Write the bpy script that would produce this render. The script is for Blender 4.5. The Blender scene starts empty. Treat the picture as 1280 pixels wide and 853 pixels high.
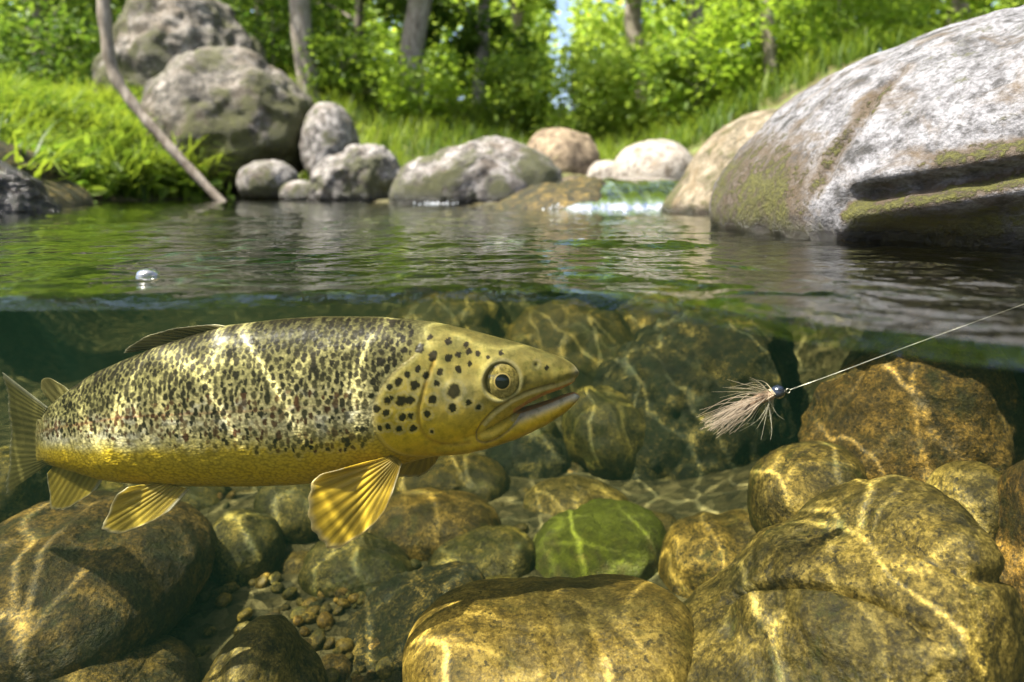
import bpy, bmesh, math, random
import numpy as np
from mathutils import Vector, Matrix

sc = bpy.context.scene
col = sc.collection
R = math.radians

# ------------------------------------------------------------------ camera, sky, sun, exposure
EYE = 0.055          # lens height above the pool surface (m)
F = 853.0            # focal length in photo pixels (24 mm on 36 mm / 1280 px)
HZ = 241.0           # horizon row in the photo
cam_d = bpy.data.cameras.new('camera')
cam_d.lens = 24.0; cam_d.sensor_width = 36.0
cam_d.shift_y = -(426.5 - HZ) / 1280.0
cam_d.clip_start = 0.01; cam_d.clip_end = 500
cam_d.dof.use_dof = True
cam_d.dof.focus_distance = 0.60
cam_d.dof.aperture_fstop = 5.2
cam = bpy.data.objects.new('camera', cam_d)
cam.location = (0, 0, EYE); cam.rotation_euler = (R(90), 0, 0)
col.objects.link(cam); sc.camera = cam

SUN = Vector((-0.42, -0.20, 0.88)).normalized()     # towards the sun
w = bpy.data.worlds.new('World'); sc.world = w; w.use_nodes = True
wn = w.node_tree; bg = wn.nodes['Background']
sky = wn.nodes.new('ShaderNodeTexSky'); sky.sky_type = 'NISHITA'; sky.sun_disc = False
sky.sun_elevation = math.asin(SUN.z); sky.sun_rotation = math.atan2(SUN.x, SUN.y)
sky.dust_density = 4.0; sky.air_density = 0.8
wn.links.new(sky.outputs[0], bg.inputs[0]); bg.inputs[1].default_value = 0.14
sun_d = bpy.data.lights.new('sun', 'SUN'); sun_d.energy = 5.0; sun_d.angle = R(0.5); sun_d.color = (1, 0.95, 0.86)
sun = bpy.data.objects.new('sun', sun_d); col.objects.link(sun)
sun.rotation_euler = (-SUN).to_track_quat('-Z', 'Y').to_euler(); sun.location = SUN * 30
sc.view_settings.view_transform = 'Standard'; sc.view_settings.look = 'None'
sc.view_settings.gamma = 1; sc.view_settings.use_curve_mapping = False
sc.view_settings.exposure = 1.62
cy = sc.cycles
cy.use_denoising = True
cy.max_bounces = 6; cy.diffuse_bounces = 3; cy.glossy_bounces = 3; cy.transmission_bounces = 4
cy.transparent_max_bounces = 16; cy.volume_bounces = 1
cy.caustics_reflective = False; cy.caustics_refractive = False
cy.sample_clamp_indirect = 6

# ------------------------------------------------------------------ helpers
def at(px, py, Y):
    """place a photo direction at distance Y (metres in front of the lens)"""
    return Vector(((px - 640) * Y / F, Y, EYE - (py - HZ) * Y / F))

def hash3(ix, iy, iz, seed):
    h = (ix.astype(np.int64) * 374761393 + iy.astype(np.int64) * 668265263 + iz.astype(np.int64) * 2147483647 + seed * 974711) & 0xffffffff
    h = ((h ^ (h >> 13)) * 1274126177) & 0xffffffff
    return ((h ^ (h >> 16)) & 0xffff) / 32767.5 - 1.0

def vnoise(p, seed=0):
    f = np.floor(p); t = p - f; t = t * t * t * (t * (t * 6 - 15) + 10)
    i = f.astype(np.int64); out = 0
    for dx in (0, 1):
        wx = t[:, 0] if dx else 1 - t[:, 0]
        for dy in (0, 1):
            wy = t[:, 1] if dy else 1 - t[:, 1]
            for dz in (0, 1):
                wz = t[:, 2] if dz else 1 - t[:, 2]
                out = out + wx * wy * wz * hash3(i[:, 0] + dx, i[:, 1] + dy, i[:, 2] + dz, seed)
    return out

def fbm(p, octv=4, seed=0, gain=0.5):
    a, s, out = 1.0, 0.0, 0
    p = np.asarray(p, float) + seed * 7.31
    for k in range(octv):
        out = out + a * vnoise(p, seed + k); s += a; a *= gain; p = p * 2.03 + 11.7
    return out / s

def sstep(a, b, x):
    t = np.clip((x - a) / (b - a), 0, 1); return t * t * (3 - 2 * t)

def mesh_obj(name, verts, faces, mat=None, parent=None, smooth=True):
    me = bpy.data.meshes.new(name)
    verts = np.asarray(verts, dtype=np.float32).reshape(-1, 3)
    faces = np.asarray(faces, dtype=np.int32)
    n, k = faces.shape
    me.vertices.add(len(verts)); me.vertices.foreach_set('co', verts.ravel())
    me.loops.add(n * k); me.loops.foreach_set('vertex_index', faces.ravel())
    me.polygons.add(n); me.polygons.foreach_set('loop_start', np.arange(0, n * k, k, dtype=np.int32))
    me.update(calc_edges=True)
    me.polygons.foreach_set('use_smooth', np.full(n, smooth)); me.update(); me.validate()
    o = bpy.data.objects.new(name, me); col.objects.link(o)
    if mat: me.materials.append(mat)
    if parent: o.parent = parent
    return o

def color_attr(o, cols, name='Col'):
    a = o.data.color_attributes.new(name, 'FLOAT_COLOR', 'POINT')
    c = np.ones((len(cols), 4), np.float32); c[:, :3] = cols
    a.data.foreach_set('color', c.ravel())

def tag(o, label=None, cat=None, group=None, kind=None):
    if label: o['label'] = label
    if cat: o['category'] = cat
    if group: o['group'] = group
    if kind: o['kind'] = kind
    return o

def empty(name, loc):
    o = bpy.data.objects.new(name, None); o.empty_display_size = 0.05
    o.location = loc; col.objects.link(o); return o

def grid_faces(nu, nv, wrap_v=False):
    i = np.arange(nu - 1)[:, None]; j = np.arange(nv if wrap_v else nv - 1)[None, :]
    a = i * nv + j; b = (i + 1) * nv + j; j2 = (j + 1) % nv
    return np.stack([a, b, (i + 1) * nv + j2, i * nv + j2], -1).reshape(-1, 4)

def tube(path, radii, nseg=8):
    """closed tube along a path -> verts, faces (quads)"""
    P = np.asarray(path, float); n = len(P)
    T = np.gradient(P, axis=0); T /= np.linalg.norm(T, axis=1)[:, None]
    ref = np.array([0.0, 1.0, 0.0]) if abs(T[0][1]) < 0.9 else np.array([1.0, 0, 0])
    A = np.cross(T, ref); A /= np.linalg.norm(A, axis=1)[:, None]; B = np.cross(T, A)
    ang = np.linspace(0, 2 * np.pi, nseg, endpoint=False)
    V = P[:, None] + np.asarray(radii)[:, None, None] * (np.cos(ang)[None, :, None] * A[:, None] + np.sin(ang)[None, :, None] * B[:, None])
    return V.reshape(-1, 3), grid_faces(n, nseg, True)

def spl(pts, n):
    """Catmull-Rom resample of points"""
    P = np.asarray(pts, float); P = np.vstack([2 * P[0] - P[1], P, 2 * P[-1] - P[-2]])
    m = len(P) - 3; t = np.linspace(0, m - 1e-6, n); k = t.astype(int); u = (t - k)[:, None]
    a, b, c, d = P[k], P[k + 1], P[k + 2], P[k + 3]
    return 0.5 * (2 * b + (c - a) * u + (2 * a - 5 * b + 4 * c - d) * u ** 2 + (3 * b - a - 3 * c + d) * u ** 3)

# ------------------------------------------------------------------ node helpers
class NT:
    def __init__(s, name):
        s.m = bpy.data.materials.new(name); s.m.use_nodes = True
        s.t = s.m.node_tree; s.t.nodes.clear(); s.out = s.n('OutputMaterial')
    def n(s, typ, **kw):
        nd = s.t.nodes.new('ShaderNode' + typ)
        for k, v in kw.items():
            if k in nd.inputs and not hasattr(nd, k): s.set(nd, k, v)
            elif hasattr(nd, k): setattr(nd, k, v)
            else: s.set(nd, k, v)
        return nd
    def set(s, nd, k, v):
        i = nd.inputs[k]
        if isinstance(v, bpy.types.NodeSocket): s.t.links.new(v, i)
        else:
            if isinstance(v, tuple) and len(v) == 3 and i.type == 'RGBA': v = v + (1,)
            i.default_value = v
    def noise(s, vec, scale, detail=4, rough=0.55, dist=0.0):
        nd = s.n('TexNoise'); s.set(nd, 'Vector', vec); s.set(nd, 'Scale', scale); s.set(nd, 'Detail', detail)
        s.set(nd, 'Roughness', rough); s.set(nd, 'Distortion', dist); return nd.outputs[0]
    def vor(s, vec, scale, feat='F1', out='Distance'):
        nd = s.n('TexVoronoi'); nd.feature = feat; s.set(nd, 'Vector', vec); s.set(nd, 'Scale', scale); return nd.outputs[out]
    def ramp(s, fac, stops, interp='LINEAR'):
        nd = s.n('ValToRGB'); s.set(nd, 'Fac', fac); e = nd.color_ramp.elements; nd.color_ramp.interpolation = interp
        while len(e) < len(stops): e.new(0.5)
        for el, (p, c) in zip(e, stops):
            el.position = p; el.color = (c if isinstance(c, tuple) else (c, c, c)) + (1,)
        return nd.outputs[0]
    def mix(s, fac, a, b, mode='MIX'):
        nd = s.n('Mix'); nd.data_type = 'RGBA'; nd.blend_type = mode
        for i, v in ((0, fac), (6, a), (7, b)):
            if isinstance(v, bpy.types.NodeSocket): s.t.links.new(v, nd.inputs[i])
            else: nd.inputs[i].default_value = (v + (1,)) if isinstance(v, tuple) else v
        return nd.outputs[2]
    def math(s, op, a, b=0.0, clamp=False):
        nd = s.n('Math'); nd.operation = op; nd.use_clamp = clamp
        for i, v in ((0, a), (1, b)):
            if isinstance(v, bpy.types.NodeSocket): s.t.links.new(v, nd.inputs[i])
            else: nd.inputs[i].default_value = v
        return nd.outputs[0]
    def vadd(s, a, b, op='ADD'):
        nd = s.n('VectorMath'); nd.operation = op
        for i, v in ((0, a), (1, b)):
            if isinstance(v, bpy.types.NodeSocket): s.t.links.new(v, nd.inputs[i])
            else: nd.inputs[i].default_value = v
        return nd.outputs[0]
    def mapping(s, vec, scale=(1, 1, 1), rot=(0, 0, 0)):
        nd = s.n('Mapping'); s.set(nd, 'Vector', vec); nd.inputs['Scale'].default_value = scale; nd.inputs['Rotation'].default_value = rot
        return nd.outputs[0]
    def bump(s, h, strength=0.5, dist=0.01, normal=None):
        nd = s.n('Bump'); s.set(nd, 'Height', h); nd.inputs['Strength'].default_value = strength; nd.inputs['Distance'].default_value = dist
        if normal: s.set(nd, 'Normal', normal)
        return nd.outputs[0]
    def obj_coord(s, randomise=True):
        c = s.n('TexCoord').outputs['Object']
        if not randomise: return c
        r = s.n('ObjectInfo').outputs['Random']
        k = s.n('CombineXYZ')
        for a, f in zip('XYZ', (37.0, 91.0, 53.0)): s.set(k, a, s.math('MULTIPLY', r, f))
        return s.vadd(c, k.outputs[0])
    def principled(s, color, rough=0.6, normal=None, spec=0.4, **kw):
        b = s.n('BsdfPrincipled'); s.set(b, 'Base Color', color); s.set(b, 'Roughness', rough); s.set(b, 'Specular IOR Level', spec)
        if normal: s.set(b, 'Normal', normal)
        for k, v in kw.items(): s.set(b, k, v)
        return b.outputs[0]
    def finish(s, surf=None, vol=None):
        if surf: s.t.links.new(surf, s.out.inputs['Surface'])
        if vol: s.t.links.new(vol, s.out.inputs['Volume'])
        return s.m

# ------------------------------------------------------------------ stone materials
def stone_wet(name, dark, mid, light, algae=(0.035, 0.045, 0.008), algae_amt=0.5, rough=0.55, fine=42.0, bump=0.6, moss=None):
    t = NT(name); c = t.obj_coord()
    big = t.noise(c, 9, 5, 0.6, 0.4)
    mott = t.noise(c, fine, 7, 0.78, 0.3)
    grain = t.noise(c, 270, 5, 0.8)
    mg = t.math('ADD', t.math('MULTIPLY', mott, 0.5), t.math('MULTIPLY', grain, 0.5))
    base = t.ramp(mg, [(0.41, dark), (0.50, mid), (0.60, light)])
    wide = t.ramp(big, [(0.38, (0.42, 0.43, 0.42)), (0.62, (1.3, 1.22, 1.1))])
    base = t.mix(1.0, base, wide, 'MULTIPLY')
    am = t.ramp(t.noise(c, 17, 7, 0.75, 0.6), [(0.60 - 0.2 * algae_amt, 0.0), (0.70 - 0.2 * algae_amt, 1.0)])
    base = t.mix(t.math('MULTIPLY', am, 0.8), base, t.mix(1.0, t.ramp(grain, [(0.35, 0.4), (0.65, 1.8)]), algae, 'MULTIPLY'))
    pit = t.noise(c, 70, 5, 0.75)
    base = t.mix(t.ramp(pit, [(0.37, 0.85), (0.43, 0.0)]), base, dark)
    base = t.mix(t.ramp(t.noise(c, 150, 3, 0.6), [(0.34, 0.9), (0.40, 0.0)]), base, tuple(v * 0.6 for v in dark))
    h = t.math('ADD', t.math('MULTIPLY', mott, 0.6), t.math('MULTIPLY', t.noise(c, 190, 3, 0.6), 0.3))
    if moss:
        g = t.n('NewGeometry'); sx = t.n('SeparateXYZ', Vector=g.outputs['Normal'])
        mm = t.math('ADD', t.math('MULTIPLY', sx.outputs['Z'], 0.22), t.noise(c, 22, 7, 0.8))
        mm = t.ramp(mm, [(0.50, 0.0), (0.68, 1.0)])
        mc = t.ramp(t.noise(c, 120, 5, 0.7), [(0.3, tuple(v * 0.35 for v in moss)), (0.7, moss)])
        base = t.mix(mm, base, mc)
        h = t.math('ADD', h, t.math('MULTIPLY', mm, t.noise(c, 140, 4, 0.8)))
    rnd = t.n('ObjectInfo').outputs['Random']
    base = t.mix(1.0, base, t.ramp(rnd, [(0.0, (0.88, 0.90, 0.82)), (0.35, (1.05, 1.0, 0.95)), (0.7, (1.25, 1.12, 0.9)), (1.0, (1.2, 0.98, 0.75))]), 'MULTIPLY')
    nrm = t.bump(t.math('ADD', h, t.math('MULTIPLY', pit, 0.5)), bump, 0.010)
    return t.finish(t.principled(base, rough, nrm, 0.35))

GOLD = stone_wet('golden_river_stone', (0.024, 0.018, 0.004), (0.098, 0.075, 0.013), (0.30, 0.235, 0.062), algae=(0.030, 0.034, 0.006), algae_amt=0.30)
OLIVE = stone_wet('olive_river_stone', (0.020, 0.018, 0.004), (0.082, 0.073, 0.014), (0.265, 0.22, 0.05), algae=(0.030, 0.033, 0.005), algae_amt=0.55)
DARK = stone_wet('dark_algae_stone', (0.006, 0.007, 0.002), (0.024, 0.024, 0.006), (0.26, 0.21, 0.06), (0.010, 0.014, 0.003), 0.6, 0.6, 36, 1.0)
PALE = stone_wet('pale_banded_river_stone', (0.046, 0.033, 0.006), (0.135, 0.098, 0.017), (0.31, 0.24, 0.062), algae=(0.05, 0.042, 0.008), algae_amt=0.2, bump=0.35)
BROWN = stone_wet('brown_river_stone', (0.018, 0.014, 0.005), (0.085, 0.060, 0.014), (0.28, 0.195, 0.045), (0.020, 0.024, 0.006), 0.5, 0.6, 40, 0.9)
MOSSY = stone_wet('mossy_river_stone', (0.02, 0.022, 0.007), (0.08, 0.072, 0.02), (0.20, 0.17, 0.05), algae=(0.03, 0.04, 0.006), algae_amt=0.5, moss=(0.115, 0.145, 0.006))

def boulder_mat(name, light, mid, dark, moss=(0.13, 0.14, 0.015), moss_amt=0.5, scale=1.0, wet=0.06, brown=(0.20, 0.14, 0.075), brown_amt=0.4, rough=0.75):
    """dry granite: lichen, stains, moss in hollows, wet dark band at the waterline (world Z)"""
    t = NT(name); c = t.obj_coord()
    g = t.n('NewGeometry')
    pz = t.n('SeparateXYZ', Vector=g.outputs['Position']).outputs['Z']
    cs = t.mapping(c, (scale,) * 3)
    n1 = t.noise(cs, 3.2, 7, 0.65, 0.5)
    n2 = t.noise(cs, 13, 7, 0.72)
    n3 = t.noise(cs, 70, 4, 0.7)
    base = t.ramp(n2, [(0.38, dark), (0.47, mid), (0.57, light)])
    base = t.mix(t.ramp(n3, [(0.46, 0.0), (0.60, 0.55)]), base, dark)
    stk = t.noise(t.mapping(cs, (6, 16, 16), (0.3, 0.55, 0.4)), 1.0, 7, 0.75)
    base = t.mix(t.ramp(stk, [(0.36, 0.85), (0.44, 0.0)]), base, dark)
    base = t.mix(t.ramp(t.noise(cs, 5.1, 6, 0.7, 0.8), [(0.60 - 0.2 * brown_amt, 0.0), (0.78 - 0.2 * brown_amt, 0.85)]), base, brown)
    low = t.n('MapRange'); t.set(low, 'Value', pz)
    for k, v in (('From Min', wet * 5), ('From Max', 0.0), ('To Min', 0.0), ('To Max', 0.16)): t.set(low, k, v)
    mm = t.ramp(t.math('ADD', t.math('ADD', n1, t.math('MULTIPLY', t.math('SUBTRACT', n2, 0.5), 0.5)), low.outputs[0]),
                [(0.74 - 0.3 * moss_amt, 0.0), (0.84 - 0.3 * moss_amt, 1.0)])
    ma = t.n('Attribute'); ma.attribute_name = 'moss'
    rag = t.math('ADD', t.math('MULTIPLY', t.math('SUBTRACT', n2, 0.5), 1.6), t.math('MULTIPLY', t.math('SUBTRACT', t.noise(cs, 30, 5, 0.75), 0.5), 1.8))
    base = t.mix(t.ramp(t.math('ADD', ma.outputs['Fac'], t.math('MULTIPLY', rag, 0.6)), [(0.18, 0.0), (0.5, 0.88)]), base, t.mix(n3, tuple(v * 0.35 for v in brown), tuple(v * 1.1 for v in brown)))
    mm = t.math('MAXIMUM', mm, t.ramp(t.math('ADD', ma.outputs['Fac'], rag), [(0.56, 0.0), (0.72, 1.0)]))
    mc = t.ramp(n3, [(0.32, tuple(v * 0.3 for v in moss)), (0.66, moss)])
    base = t.mix(t.math('MULTIPLY', mm, 0.9), base, mc)
    wm = t.math('ADD', pz, t.math('MULTIPLY', t.math('SUBTRACT', n2, 0.5), wet * 1.2))
    wr = t.n('MapRange'); t.set(wr, 'Value', wm)
    for k, v in (('From Min', wet * 0.25), ('From Max', wet), ('To Min', 1.0), ('To Max', 0.0)): t.set(wr, k, v)
    base = t.mix(wr.outputs[0], base, t.mix(1.0, base, (0.28, 0.26, 0.24), 'MULTIPLY'))
    h = t.math('ADD', t.math('ADD', t.math('MULTIPLY', n2, 0.7), t.math('MULTIPLY', stk, 0.6)), t.math('ADD', t.math('MULTIPLY', n3, 0.25), t.math('MULTIPLY', mm, t.math('MULTIPLY', n3, 0.8))))
    rg = t.math('SUBTRACT', rough, t.math('MULTIPLY', wr.outputs[0], rough - 0.18))
    return t.finish(t.principled(base, rg, t.bump(h, 0.8, 0.03 / scale), 0.45))

GREY = boulder_mat('grey_granite', (0.215, 0.215, 0.222), (0.125, 0.123, 0.127), (0.024, 0.023, 0.021), (0.085, 0.085, 0.006), 0.50, 2.6, 0.028, (0.075, 0.050, 0.022), 0.5)
LEFTB = boulder_mat('mossy_grey_granite', (0.30, 0.27, 0.225), (0.125, 0.108, 0.082), (0.022, 0.020, 0.012), (0.085, 0.088, 0.010), 0.86, 0.7, 0.22, (0.085, 0.062, 0.034), 0.55)
BANK = boulder_mat('bank_granite', (0.36, 0.335, 0.305), (0.15, 0.138, 0.12), (0.035, 0.030, 0.024), (0.075, 0.08, 0.014), 0.62, 1.5, 0.07, (0.085, 0.062, 0.04), 0.55)
WHITE = boulder_mat('pale_dry_granite', (0.36, 0.33, 0.28), (0.28, 0.25, 0.205), (0.10, 0.08, 0.055), moss_amt=0.1, scale=1.4, wet=0.08, brown_amt=0.25)
TAN = boulder_mat('tan_granite', (0.36, 0.275, 0.165), (0.21, 0.155, 0.09), (0.06, 0.042, 0.022), moss_amt=0.3, scale=1.4, wet=0.08, brown=(0.065, 0.042, 0.02), brown_amt=0.8)
STREAK = boulder_mat('streaked_tan_granite', (0.28, 0.235, 0.16), (0.16, 0.13, 0.082), (0.05, 0.042, 0.02), (0.085, 0.085, 0.010), 0.62, 2.2, 0.03, (0.15, 0.105, 0.05), 0.6)
WETDK = boulder_mat('black_wet_granite', (0.06, 0.057, 0.062), (0.028, 0.027, 0.03), (0.01, 0.01, 0.012), moss_amt=0.2, scale=2.5, wet=0.4, brown_amt=0.1, rough=0.3)

# ------------------------------------------------------------------ stones from a silhouette + depth
_sph = {}
def unit_sphere(sub):
    if sub not in _sph:
        bm = bmesh.new(); bmesh.ops.create_icosphere(bm, subdivisions=sub, radius=1)
        _sph[sub] = (np.array([v.co[:] for v in bm.verts]), np.array([[v.index for v in f.verts] for f in bm.faces])); bm.free()
    return _sph[sub]

def oval(x0, x1, y0, y1, e=2.35, tilt=0.0, n=28):
    a = np.linspace(0, 2 * np.pi, n, endpoint=False); c, s = np.cos(a), np.sin(a)
    x = np.sign(c) * np.abs(c) ** (2 / e) * (x1 - x0) / 2; y = np.sign(s) * np.abs(s) ** (2 / e) * (y1 - y0) / 2
    t = R(tilt); return np.stack([(x0 + x1) / 2 + x * math.cos(t) - y * math.sin(t), (y0 + y1) / 2 + x * math.sin(t) + y * math.cos(t)], 1)

def stone(name, label, cat, outline, Y, mat, ry=None, seed=1, sub=5, rough=0.05, freq=2.2, group=None, pillow=0.85, shape=None, slant=0.0, fine=0.6):
    P = np.asarray(outline, float)
    cx, cyy = (P[:, 0].min() + P[:, 0].max()) / 2, (P[:, 1].min() + P[:, 1].max()) / 2
    dx, dy = P[:, 0] - cx, -(P[:, 1] - cyy)
    th = np.arctan2(dy, dx); rr = np.hypot(dx, dy); o = np.argsort(th); th, rr = th[o], rr[o]
    tt = np.linspace(-np.pi, np.pi, 181)
    RR = np.interp(tt, np.r_[th[-3:] - 2 * np.pi, th, th[:3] + 2 * np.pi], np.r_[rr[-3:], rr, rr[:3]])
    k = np.array([1, 2, 3, 2, 1.]); k /= k.sum()
    for _ in range(3): RR = np.convolve(np.r_[RR[-3:-1], RR, RR[1:3]], k, 'valid'); RR[0] = RR[-1] = (RR[0] + RR[-1]) / 2
    s, f = unit_sphere(sub)
    ang = np.arctan2(s[:, 2], s[:, 0]); rho = np.hypot(s[:, 0], s[:, 2])
    m = Y / F; size = rr.mean() * m
    if ry is None: ry = size * 0.95
    c = at(cx, cyy, Y); want = RR.copy(); bins = ((ang + np.pi) / (2 * np.pi) * 72).astype(int) % 72
    for it in range(4):          # grow the rounded body so that its outline, seen in perspective, keeps the measured size
        rad = np.interp(ang, tt, RR) * m * rho ** pillow
        V = np.stack([rad * np.cos(ang), ry * s[:, 1], rad * np.sin(ang)], 1); V[:, 1] += slant * V[:, 2]
        if it == 3: break
        W = V + np.array(c); W[:, 1] = np.maximum(W[:, 1], 0.1)
        ux = 640 + W[:, 0] * F / W[:, 1] - cx; uy = -(HZ + (EYE - W[:, 2]) * F / W[:, 1] - cyy)
        ub = ((np.arctan2(uy, ux) + np.pi) / (2 * np.pi) * 72).astype(int) % 72
        got = np.zeros(72); np.maximum.at(got, ub, np.hypot(ux, uy)); got = np.maximum(got, 1e-3)
        wb = np.interp((np.arange(72) + 0.5) / 72 * 2 * np.pi - np.pi, tt, want)
        q = np.clip(wb / got, 0.75, 1.15); q = np.convolve(np.r_[q[-3:], q, q[:3]], np.ones(7) / 7, 'valid')
        RR = RR * np.interp(tt, (np.arange(-1, 73) + 0.5) / 72 * 2 * np.pi - np.pi, np.r_[q[-1], q, q[0]])
    V += s * (size * (rough * 1.6 * fbm(s * freq, 3, seed) + rough * fine * fbm(s * freq * 4.3, 4, seed + 9, 0.6)))[:, None]
    if shape is not None: V = shape(V, np.array(c))
    o = mesh_obj(name, V, f, mat); o.location = c
    return tag(o, label, cat, group)

# ------------------------------------------------------------------ terrain: riverbed, banks
BED = -0.46
POOL = np.array([(-1.9, -3), (-1.75, 1.2), (-1.75, 2.0), (-2.2, 3.2), (-2.7, 4.3), (-2.4, 5.0), (-2.05, 5.6), (-1.75, 6.0), (-1.2, 6.0), (-0.75, 4.0),
                 (-0.3, 3.3), (0.25, 3.1), (0.75, 2.6), (0.95, 1.9), (1.1, 1.0), (1.1, -3)])
def pool_sd(X, Y):
    x, y = X.ravel(), Y.ravel(); d = np.full(x.shape, 1e9); ins = np.zeros(x.shape, bool)
    n = len(POOL)
    for i in range(n):
        a, b = POOL[i], POOL[(i + 1) % n]; e = b - a
        t = np.clip(((x - a[0]) * e[0] + (y - a[1]) * e[1]) / (e @ e), 0, 1)
        d = np.minimum(d, np.hypot(x - a[0] - t * e[0], y - a[1] - t * e[1]))
        c = (a[1] > y) != (b[1] > y)
        ins ^= c & (x < (b[0] - a[0]) * (y - a[1]) / (b[1] - a[1] + 1e-12) + a[0])
    return np.where(ins, -d, d).reshape(X.shape)

def ground_z(X, Y):
    X = np.asarray(X, float); Y = np.asarray(Y, float); sh = X.shape
    d = pool_sd(X, Y)
    p = np.stack([X.ravel(), Y.ravel(), np.zeros(X.size)], 1)
    nz = fbm(p * 0.9, 4, 3).reshape(sh); nf = fbm(p * 7, 3, 5).reshape(sh)
    inside = BED * sstep(0.02, 0.45, -d) + 0.02 * nf + 0.17 * np.exp(-((X - 0.55) / 0.22) ** 2 - ((Y - 0.85) / 0.35) ** 2)
    left = sstep(-1.2, -3.0, X + 0.0 * Y)
    corr = np.exp(-((X - 0.7 - 0.02 * Y) / 1.5) ** 2) * sstep(14, 6, Y)
    slope = (0.30 + 0.10 * left - 0.13 * sstep(-3.2, -4.6, X)) * (1 - 0.72 * corr)
    out = slope * np.minimum(d, 4.5) + 0.06 * np.maximum(d - 4.5, 0) + 0.10 * nz * np.clip(d, 0, 1) + 0.03 * nf
    return np.where(d < 0, inside, out)

def axis(*segs):
    return np.unique(np.concatenate([np.linspace(a, b, n) for a, b, n in segs]).round(4))
gx = axis((-45, -6, 26), (-6, -2, 50), (-2, 2, 130), (2, 6, 40), (6, 45, 26))
gy = axis((-3, 0, 20), (0, 2.6, 110), (2.6, 8, 90), (8, 16, 50), (16, 60, 24))
GX, GY = np.meshgrid(gx, gy, indexing='ij')
GZ = ground_z(GX, GY)

t = NT('stream_ground'); c = t.n('TexCoord').outputs['Object']
g = t.n('NewGeometry'); pz = t.n('SeparateXYZ', Vector=g.outputs['Position']).outputs['Z']
grav = t.ramp(t.vor(c, 46, out='Color'), [(0.1, (0.025, 0.022, 0.009)), (0.5, (0.075, 0.06, 0.022)), (0.9, (0.19, 0.155, 0.07))])
grav = t.mix(t.ramp(t.noise(c, 5, 5), [(0.4, 0.0), (0.65, 0.8)]), grav, (0.06, 0.055, 0.022))
soil = t.ramp(t.noise(c, 6, 7, 0.7), [(0.32, (0.035, 0.026, 0.014)), (0.5, (0.10, 0.09, 0.03)), (0.62, (0.12, 0.17, 0.035)), (0.75, (0.40, 0.35, 0.24))])
bm_ = t.n('MapRange'); t.set(bm_, 'Value', pz); t.set(bm_, 'From Min', 0.0); t.set(bm_, 'From Max', 0.12)
colr = t.mix(bm_.outputs[0], grav, soil)
GROUND = t.finish(t.principled(colr, 0.85, t.bump(t.math('ADD', t.vor(c, 46), t.noise(c, 60, 5)), 0.8, 0.02), 0.3))
ground = mesh_obj('riverbed', np.stack([GX, GY, GZ], -1), grid_faces(len(gx), len(gy)), GROUND)
tag(ground, 'gravelly stream bed rising into earthy grassed banks', kind='structure')

# ------------------------------------------------------------------ water surface
LIP = 0.036
EDGE_PX = np.array([0, 2]) + np.array([(-400, 376), (0, 375), (200, 373), (400, 368), (600, 362), (700, 366), (800, 378), (900, 396), (1000, 411), (1100, 425), (1280, 446), (1700, 470)], float)
eY = EYE * F / (EDGE_PX[:, 1] - HZ); eX = (EDGE_PX[:, 0] - 640) * eY / F
wx = axis((-3.4, -0.7, 70), (-0.7, 0.7, 330), (0.7, 1.6, 40))
we = np.interp(wx, eX, eY); k = np.ones(15) / 15
we = np.convolve(np.r_[[we[0]] * 7, we, [we[-1]] * 7], k, 'valid')
tj = np.r_[np.linspace(0, LIP, 16), LIP + np.geomspace(0.004, 6.4, 320)]
WX = np.repeat(wx[:, None], len(tj), 1); WY = we[:, None] + tj[None, :]
def waves(x, y):
    p = np.stack([x.ravel() * 0.8, y.ravel() * 1.0, np.zeros(x.size)], 1)
    z = 0.0045 * fbm(p * 5.5, 3, 21) + 0.0022 * fbm(p * 17, 3, 22) + 0.0009 * fbm(p * 48, 2, 23)
    return z.reshape(x.shape)
dist = np.clip(tj / 0.10, 0, 1)[None, :]
WZ = waves(WX, WY) * (0.25 + 0.75 * dist) - 0.0050 * (np.clip(1 - tj / LIP, 0, 1) ** 2)[None, :]      # rounded lip where the water meets the lens port
t = NT('stream_water'); c = t.n('TexCoord').outputs['Object']
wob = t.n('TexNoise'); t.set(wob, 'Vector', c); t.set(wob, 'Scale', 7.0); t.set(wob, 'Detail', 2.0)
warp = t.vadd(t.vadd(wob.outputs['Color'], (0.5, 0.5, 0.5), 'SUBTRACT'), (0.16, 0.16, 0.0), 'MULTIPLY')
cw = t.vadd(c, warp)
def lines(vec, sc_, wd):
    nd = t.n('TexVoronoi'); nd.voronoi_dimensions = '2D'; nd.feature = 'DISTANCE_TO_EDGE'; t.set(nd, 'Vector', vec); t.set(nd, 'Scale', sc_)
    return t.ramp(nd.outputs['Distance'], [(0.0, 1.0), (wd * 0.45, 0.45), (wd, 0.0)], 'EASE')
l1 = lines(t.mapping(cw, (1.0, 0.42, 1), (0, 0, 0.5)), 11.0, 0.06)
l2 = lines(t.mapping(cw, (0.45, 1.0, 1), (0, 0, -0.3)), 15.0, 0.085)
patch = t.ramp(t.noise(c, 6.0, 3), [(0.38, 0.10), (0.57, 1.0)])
caustic_fade = t.n('Attribute'); caustic_fade.attribute_name = 'caustic_fade'
patch = t.math('MULTIPLY', patch, t.math('SUBTRACT', 1.0, caustic_fade.outputs['Fac']))
foc = t.math('ADD', 0.60, t.math('MULTIPLY', patch, t.math('ADD', t.math('MULTIPLY', l1, 3.5), t.math('MULTIPLY', l2, 1.2))))  # caustic light painted as bright lines in the sheet's transparent colour
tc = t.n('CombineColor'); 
for ch, f in zip(('Red', 'Green', 'Blue'), (0.99, 1.0, 0.93)): t.set(tc, ch, t.math('MULTIPLY', foc, f))
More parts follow.
